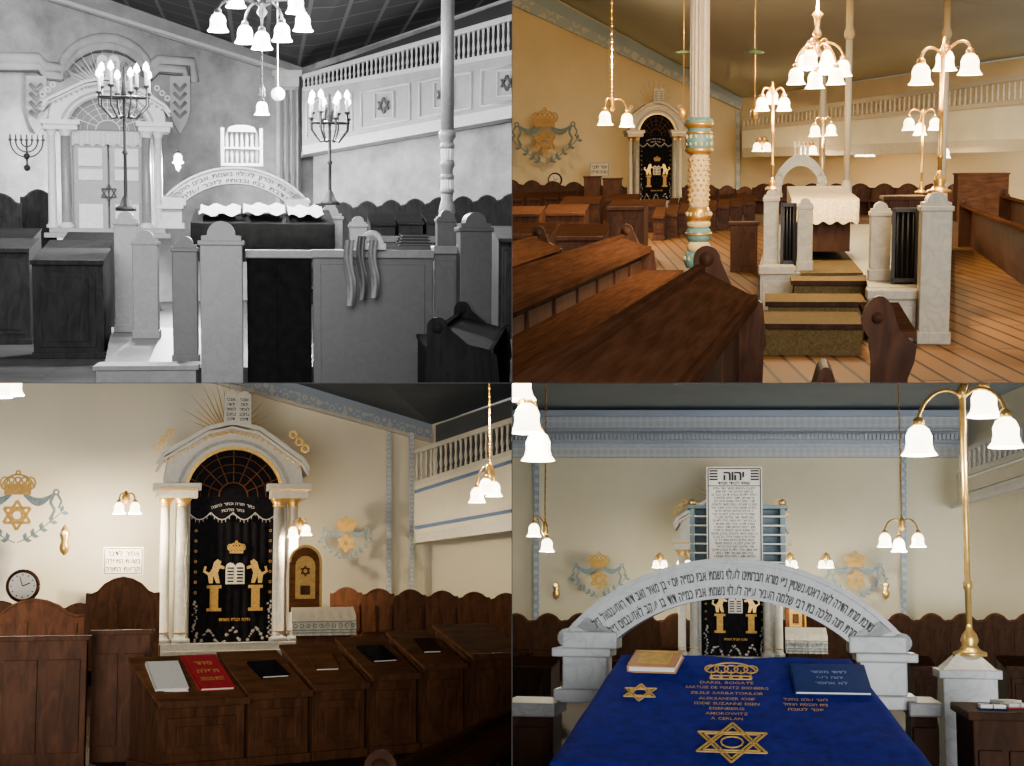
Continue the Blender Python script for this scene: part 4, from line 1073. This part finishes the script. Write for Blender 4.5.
for x in(556,886):
    k=35/F;o=thing(S,'gilt_ornament','gilded carved wall ornament','ornament',S.L(x,600,35.4))
    part(o,'carving',MB().lathe([(0,0),(3*k,3*k),(4*k,7*k),(2*k,10*k),(4*k,14*k),(0,20*k)],n=10),mt(S,'gold'))
    part(o,'bulb',MB().ball((0,-.1,15*k),1.7*k),glow(S,2))
for x in(660,790,826,684):
    lamp(S,x,562,557,34,[(x-4,564),(x+4,564)],1.0,'wall','small lit wall lamp beside the ark',e=50,glowst=10)
woodshrine(S,786,575,806,640,34.5);lectern(S,786,628,828,660,31.0)
for i in range(17):
    pewback(S,500+i*32,532+i*32,614,33.5 if i*32+500<660 or i*32+500>790 else 35.3,'woodd',label='dark wooden wall pew with scalloped crest')
for x0,x1,yf in((505,552,668),(912,938,668),(1006,1045,668)):
    desk(S,x0,x1,yf,yf-12,22,1.0,'woodd')
HEB1='נדבת מרת הדרה לאה ראטענשטיין נ״י מורא חברותינו לעלוי נשמת אביו כמ״ה יוסף בן מאיר זאב דוד ראזענטאל ז״ל'
HEB2='מרת חנה מלכה בת רבי שלמה העניך ע״ה לעלוי נשמת אביו כמ״ה דוד בן יעקב לאזענבוים ז״ל'
bimarch(S,732,706,10,1.0,HEB1,HEB2)
lowwall(S,504,702,552,770,9.7,d=.5,zb=-1.8,panels=1,label='dark side railing with stone top beside the arch',m='woodd',mcop='marbled')
lowwall(S,913,702,940,770,9.9,d=.5,zb=-1.8,panels=1,label='dark side railing with stone top beside the arch',m='woodd',mcop='marbled')
YF,YB=8.2,9.4
BKL,BKR=S.L(622,657,YB),S.L(850,657,YB);FL,FR=S.L(550,768,YF),S.L(938,768,YF)
BKL.z=BKR.z=(BKL.z+BKR.z)/2;FL.z=FR.z=(FL.z+FR.z)/2
org=Vector(((BKL.x+BKR.x)/2,(FL.y+BKL.y)/2,-1.8))
o=thing(S,'velvet_covered_table','reading table under a royal blue velvet cover with gold embroidery','table',org)
def TP(u,v,dz=0):
    a=FL.lerp(BKL,v);b=FR.lerp(BKR,v);p=a.lerp(b,(u+1)/2)-org
    return Vector((p.x,p.y,p.z+dz))
def H2(u,v):return .004*math.sin(u*9+v*4)+.003*math.sin(v*17+u*5)
mb=MB();n=40;m_=30;vs=[];fs=[]
for j in range(m_+1):
    v=j/m_
    row=[]
    for i in range(n+1):
        u=-1+2*i/n;row.append(TP(u,v,H2(u,v)))
    L0,R0=row[0],row[-1]
    f=.03*math.sin(j*1.1)
    row=[L0+Vector((-.09-f,0,-.9)),L0+Vector((-.05-f*.5,0,-.3))]+row+[R0+Vector((.05+f*.5,0,-.3)),R0+Vector((.09+f,0,-.9))]
    vs+=row;cols=len(row)
for j in range(m_):
    for i in range(cols-1):fs.append((j*cols+i,j*cols+i+1,(j+1)*cols+i+1,(j+1)*cols+i))
mb.add(vs,fs,True);k0=[TP(-1+2*i/n,0,H2(-1+2*i/n,0)) for i in range(n+1)]
vs=[];fs=[]
for i,p in enumerate(k0):vs+=[p,p+Vector((0,-.05+.03*math.sin(i*1.2),-.7))]
for i in range(n):fs.append((2*i,2*i+1,2*i+3,2*i+2))
mb.add(vs,fs,True)
part(o,'velvet_cover',mb,mt(S,'velvet'))
mb=MB()
q=[TP(-.93,.04,-.05),TP(.93,.04,-.05),TP(.93,.96,-.05),TP(-.93,.96,-.05)]
mb.add([tuple(p) for p in q]+[(p.x,p.y,0) for p in q],[(0,1,2,3),(7,6,5,4),(0,4,5,1),(1,5,6,2),(2,6,7,3),(3,7,4,0)])
part(o,'table_body',mb,mt(S,'woodd'))
slr=math.atan2(BKL.z-FL.z,BKL.y-FL.y)
def onT(px,py):
    d=S.L(px,py,1.0);sl=(BKL.z-FL.z)/(BKL.y-FL.y)
    Yp=(FL.z-sl*FL.y)/(d.z-sl);return d*Yp-org
def layout(c,fn,name,mat):
    t=MB();fn(t)
    for v in t.bm.verts:
        x,y,z=v.co
        v.co=Vector((x,z*math.cos(slr),z*math.sin(slr)+.014+y*-.2))+c
    part(o,name,t,mat)
G=mt(S,'goldp')
layout(onT(732,745),lambda t:t.star(0,0,.215,.012,-.02,0).star(0,0,.175,.008,-.02,0).arc(0,0,.06,0,2*PI,.008,-.02,0),'star_embroidery',G)
layout(onT(640,695),lambda t:t.star(0,0,.105,.009,-.02,0).star(0,0,.075,.005,-.02,0),'star_embroidery',G)
def outcrown(t):
    w=.34
    for z in(-.06,-.02):t.bar((-w*.36,z),(w*.36,z),.008,-.02,0)
    for k in(-2,-1,0,1,2):
        t.arc(k*w*.17,w*.20,w*.12,0,2*PI,.008,-.02,0,10,1.2);t.bar((k*w*.17,-.02),(k*w*.17,w*.14),.006,-.02,0);t.arc(k*w*.17,-.04,.008,0,2*PI,.006,-.02,0,6)
    t.arc(0,w*.05,w*.44,.15,PI-.15,.009,-.02,0,14,.9)
layout(onT(731,677),outcrown,'crown_embroidery',G)
rows=[('DAREL BOGATE',685,60),('SARTUSE DE PERETZ EISENBERG',690,80),('ZILELE SARBATORILOR',695.5,70),('ALEKSANDER IOSIF',701,54),('EDDIE SUZANNE EISEN',706,62),('EISENBERG',711,36),('AMOROWITZ',716,40),('A CERLAN',721,30)]
for s_,y,wpx in rows:
    layout(onT(727,y),lambda t,s_=s_,wpx=wpx:text(t,s_,0,0,.030,0,wpx*.0060,heb=False),'lettering_embroidery',G)
for s_,y in(('לזכר עולם בהיכל',702),('בית הכנסת הגדול',707),('יזכר לטובה',712)):
    layout(onT(806,y),lambda t,s_=s_:text(t,s_,0,0,.030,0,.25),'lettering_embroidery',G)
def tbook(px,py,w,d,th,m,rot,label,nm='book'):
    c=onT(px,py)+org+Vector((0,0,.012))
    b=thing(S,nm,label,'book',c,rot,rx=slr)
    part(b,'cover',MB().box(-w/2,w/2,-d/2,d/2,0,th*.15).box(-w/2,w/2,-d/2,d/2,th*.85,th,.002).box(-w/2,-w/2+.01,-d/2,d/2,0,th),mt(S,m))
    part(b,'pages',MB().box(-w/2+.008,w/2-.01,-d/2+.01,d/2-.01,th*.15,th*.85),mt(S,'paper'))
    return b
b=tbook(656,667,.30,.22,.045,'orange',-.2,'tan bound book with decorated cover on the blue velvet')
part(b,'cover_ornament',MB().box(-.1,.1,-.07,.06,.045,.048).box(-.12,.12,.08,.095,.045,.048),mt(S,'goldp'))
b=tbook(830,683,.44,.36,.02,'navy',.08,'dark blue folder lying on the blue velvet')
mb=MB()
for i,s_ in enumerate(('לדוד מזמור','יהוה רעי','לא אחסר')):text(mb,s_,0,.07-.07*i,.032,0,.24)
for v in mb.bm.verts:v.co=Vector((v.co.x,v.co.z,.023))
part(b,'blue_lettering',mb,mt(S,'blue'))
l,w,h=S.fit(707,467,763,562,11.2)
o=thing(S,'poster','tall white Hebrew prayer poster on a board above the arch','poster',l)
part(o,'board',MB().box(-w/2,w/2,0,.02,0,h),mt(S,'paper'))
part(o,'border',MB().line([(-w*.47,.012),(w*.47,.012),(w*.47,h-.012),(-w*.47,h-.012),(-w*.47,.012)],.008,-.004,0).line([(-w*.47,h*.80),(w*.47,h*.80)],.006,-.004,0),mt(S,'iron'))
mb=MB()
text(mb,'יהוה',0,h*.91,h*.10,-.006,w*.5)
text(mb,'יהוה',.003,h*.912,h*.10,-.007,w*.5)
text(mb,'שויתי לנגדי תמיד',0,h*.83,h*.034,-.006,w*.84)
for f in(-1,1):
    for r in range(4):mb.box(f*w*.37-.03,f*w*.37+.03,-.004,0,h*(.86+r*.03),h*(.878+r*.03))
psal='למנצח בנגינות מזמור שיר אלהים יחננו ויברכנו יאר פניו אתנו סלה לדעת בארץ דרכך בכל גוים ישועתך יודוך עמים אלהים יודוך עמים כלם ישמחו וירננו לאמים כי תשפט עמים מישר ולאמים בארץ תנחם סלה ארץ נתנה יבולה יברכנו אלהים אלהינו וייראו אותו כל אפסי ארץ '*5
for i in range(22):text(mb,psal[i*28:i*28+28],0,h*(.775-i*.034),h*.024,-.006,w*.88)
part(o,'lettering',mb,mt(S,'iron'))
l,w,h=S.fit(690,505,786,566,11.8)
o=thing(S,'book_rack','blue grey wooden rack with slats behind the arch','rack',l)
part(o,'frame',MB().box(-w/2,-w/2+.04,0,.2,0,h,.008).box(w/2-.04,w/2,0,.2,0,h,.008).box(-w/2-.02,w/2+.02,-.02,.22,h-.03,h,.008).box(-w/2,w/2,.18,.2,0,h),mt(S,'bluegrey'))
for i in range(6):part(o,'slat',MB().box(-w/2,w/2,.0,.18,h*(.05+i*.15),h*(.05+i*.15)+.012),mt(S,'white'))
for f in(-1,1):part(o,'post_knob',MB().ball((f*(w/2-.02),.05,h+.02),.03),mt(S,'gold'))
l,w,h=S.fit(940,655,1004,706,10.6)
o=thing(S,'marble_pedestal','grey marble pedestal with pyramidal top carrying a brass lamp','pedestal',Vector((l.x,l.y,-1.8)));h+=l.z+1.8
a=w/2
part(o,'block',MB().box(-a*.86,a*.86,0.03,w-.03,0,h-.12,.008),mt(S,'marble'))
mb=MB().box(-a,a,0,w,h-.16,h-.1,.008)
mb.add([(-a*.85,w*.07,h-.1),(a*.85,w*.07,h-.1),(a*.85,w*.93,h-.1),(-a*.85,w*.93,h-.1),(-a*.35,w*.3,h),(a*.35,w*.3,h),(a*.35,w*.7,h),(-a*.35,w*.7,h)],[(4,5,6,7),(0,1,5,4),(1,2,6,5),(2,3,7,6),(3,0,4,7)])
part(o,'cap',mb,mt(S,'marble'))
lamp(S,970,656,410,10.8,[(919,440),(984,402),(1006,432)],1.25,'stand','tall polished brass lamp with three lit tulip shades',e=25,glowst=13,bs=.65)
lamp(S,524,330,395,10.5,[(527,418),(538,446),(519,385)],1.25,'hang','pendant lamp with lit glass tulip shades',e=22,glowst=13)
lamp(S,545,330,528,29,[(547,545),(534,530)],1.5,'hang','small pendant lamp with lit shades on a chain',e=160,glowst=13)
lamp(S,902,330,524,29,[(885,540),(899,545),(918,540)],1.5,'hang','pendant lamp with three lit shades on a chain',e=160,glowst=13)
boxthing(S,'box_pew',975,712,1040,790,9,.8,'woodd','dark wooden pew with open books','pew',zb=-1.8)
zt=S.L(1005,712,9).z+.012
for i,(x,yy) in enumerate(((992,9.15),(1016,9.3),(1006,9.6))):
    l=S.L(x,712,yy);l.z=zt
    b=thing(S,'open_book','open prayer book lying on the pew ledge','book',l,.3*i,group='books on the pew ledge')
    part(b,'pages',MB().box(-.07,-.003,-.06,.06,0,.02,.004).box(.003,.07,-.06,.06,0,.02,.004),mt(S,'paper'));part(b,'cover',MB().box(-.08,.08,-.07,.07,-.008,0),mt(S,'red' if i==1 else 'navy'))
# ------------------------------------------------------------------ clip every set at the partitions
bpy.context.view_layer.update()
for ob in list(bpy.data.objects):
    if ob.type!='MESH' or ob.name not in OWN:continue
    S=OWN[ob.name];M=ob.matrix_world
    for ax,sg in((0,S.sx),(2,S.sz)):
        mn=min((M@v.co)[ax]*sg for v in ob.data.vertices) if len(ob.data.vertices) else 1
        if mn>=.002:continue
        no=Vector((0,0,0));no[ax]=-sg;co=Vector((0,0,0));co[ax]=.002*sg
        bm=bmesh.new();bm.from_mesh(ob.data)
        col=M.inverted()@co;nl=(M.to_3x3().transposed()@no).normalized()
        r=bmesh.ops.bisect_plane(bm,geom=list(bm.verts)+list(bm.edges)+list(bm.faces),plane_co=col,plane_no=nl,clear_outer=True)
        ed=[g for g in r['geom_cut'] if isinstance(g,bmesh.types.BMEdge)]
        try:bmesh.ops.holes_fill(bm,edges=ed,sides=0)
        except Exception:pass
        bm.to_mesh(ob.data);bm.free()
    if len(ob.data.vertices)==0:
        bpy.data.objects.remove(ob)
for ob in list(bpy.data.objects):
    if ob.type=='EMPTY' and not [c for c in ob.children if c.type=='MESH']:
        for c in list(ob.children):bpy.data.objects.remove(c)
        bpy.data.objects.remove(ob)
dm=plaster('light_block_board',(.05,.05,.05))  # added boards, edge-on to the camera, keep each room's lamplight to itself
for nm,b in(('light_block_upright',(-.0015,.0015,6,64,-16,16)),('light_block_level',(-16,16,6,64,-.0015,.0015))):
    mb=MB().box(*b);oo=mkobj(nm,mb,dm);oo['kind']='structure';oo['label']='thin dark board added between the rooms to block stray light'
# ------------------------------------------------------------------ light and camera
sd=bpy.data.lights.new('front_fill','SUN');sd.energy=3.5;sd.angle=.5;so=bpy.data.objects.new('front_fill',sd);COL.objects.link(so)  # even fill from behind the camera, added; the rooms have no such source
so.rotation_euler=(math.radians(84),0,math.radians(3))
w=bpy.data.worlds.new('world');sc.world=w;w.use_nodes=True
w.node_tree.nodes['Background'].inputs[0].default_value=(.9,.87,.84,1);w.node_tree.nodes['Background'].inputs[1].default_value=.4
cd=bpy.data.cameras.new('camera');cd.sensor_width=36;cd.lens=36*F/1024;cd.clip_start=.1;cd.clip_end=300
co=bpy.data.objects.new('camera',cd);COL.objects.link(co);co.rotation_euler=(PI/2,0,0);sc.camera=co
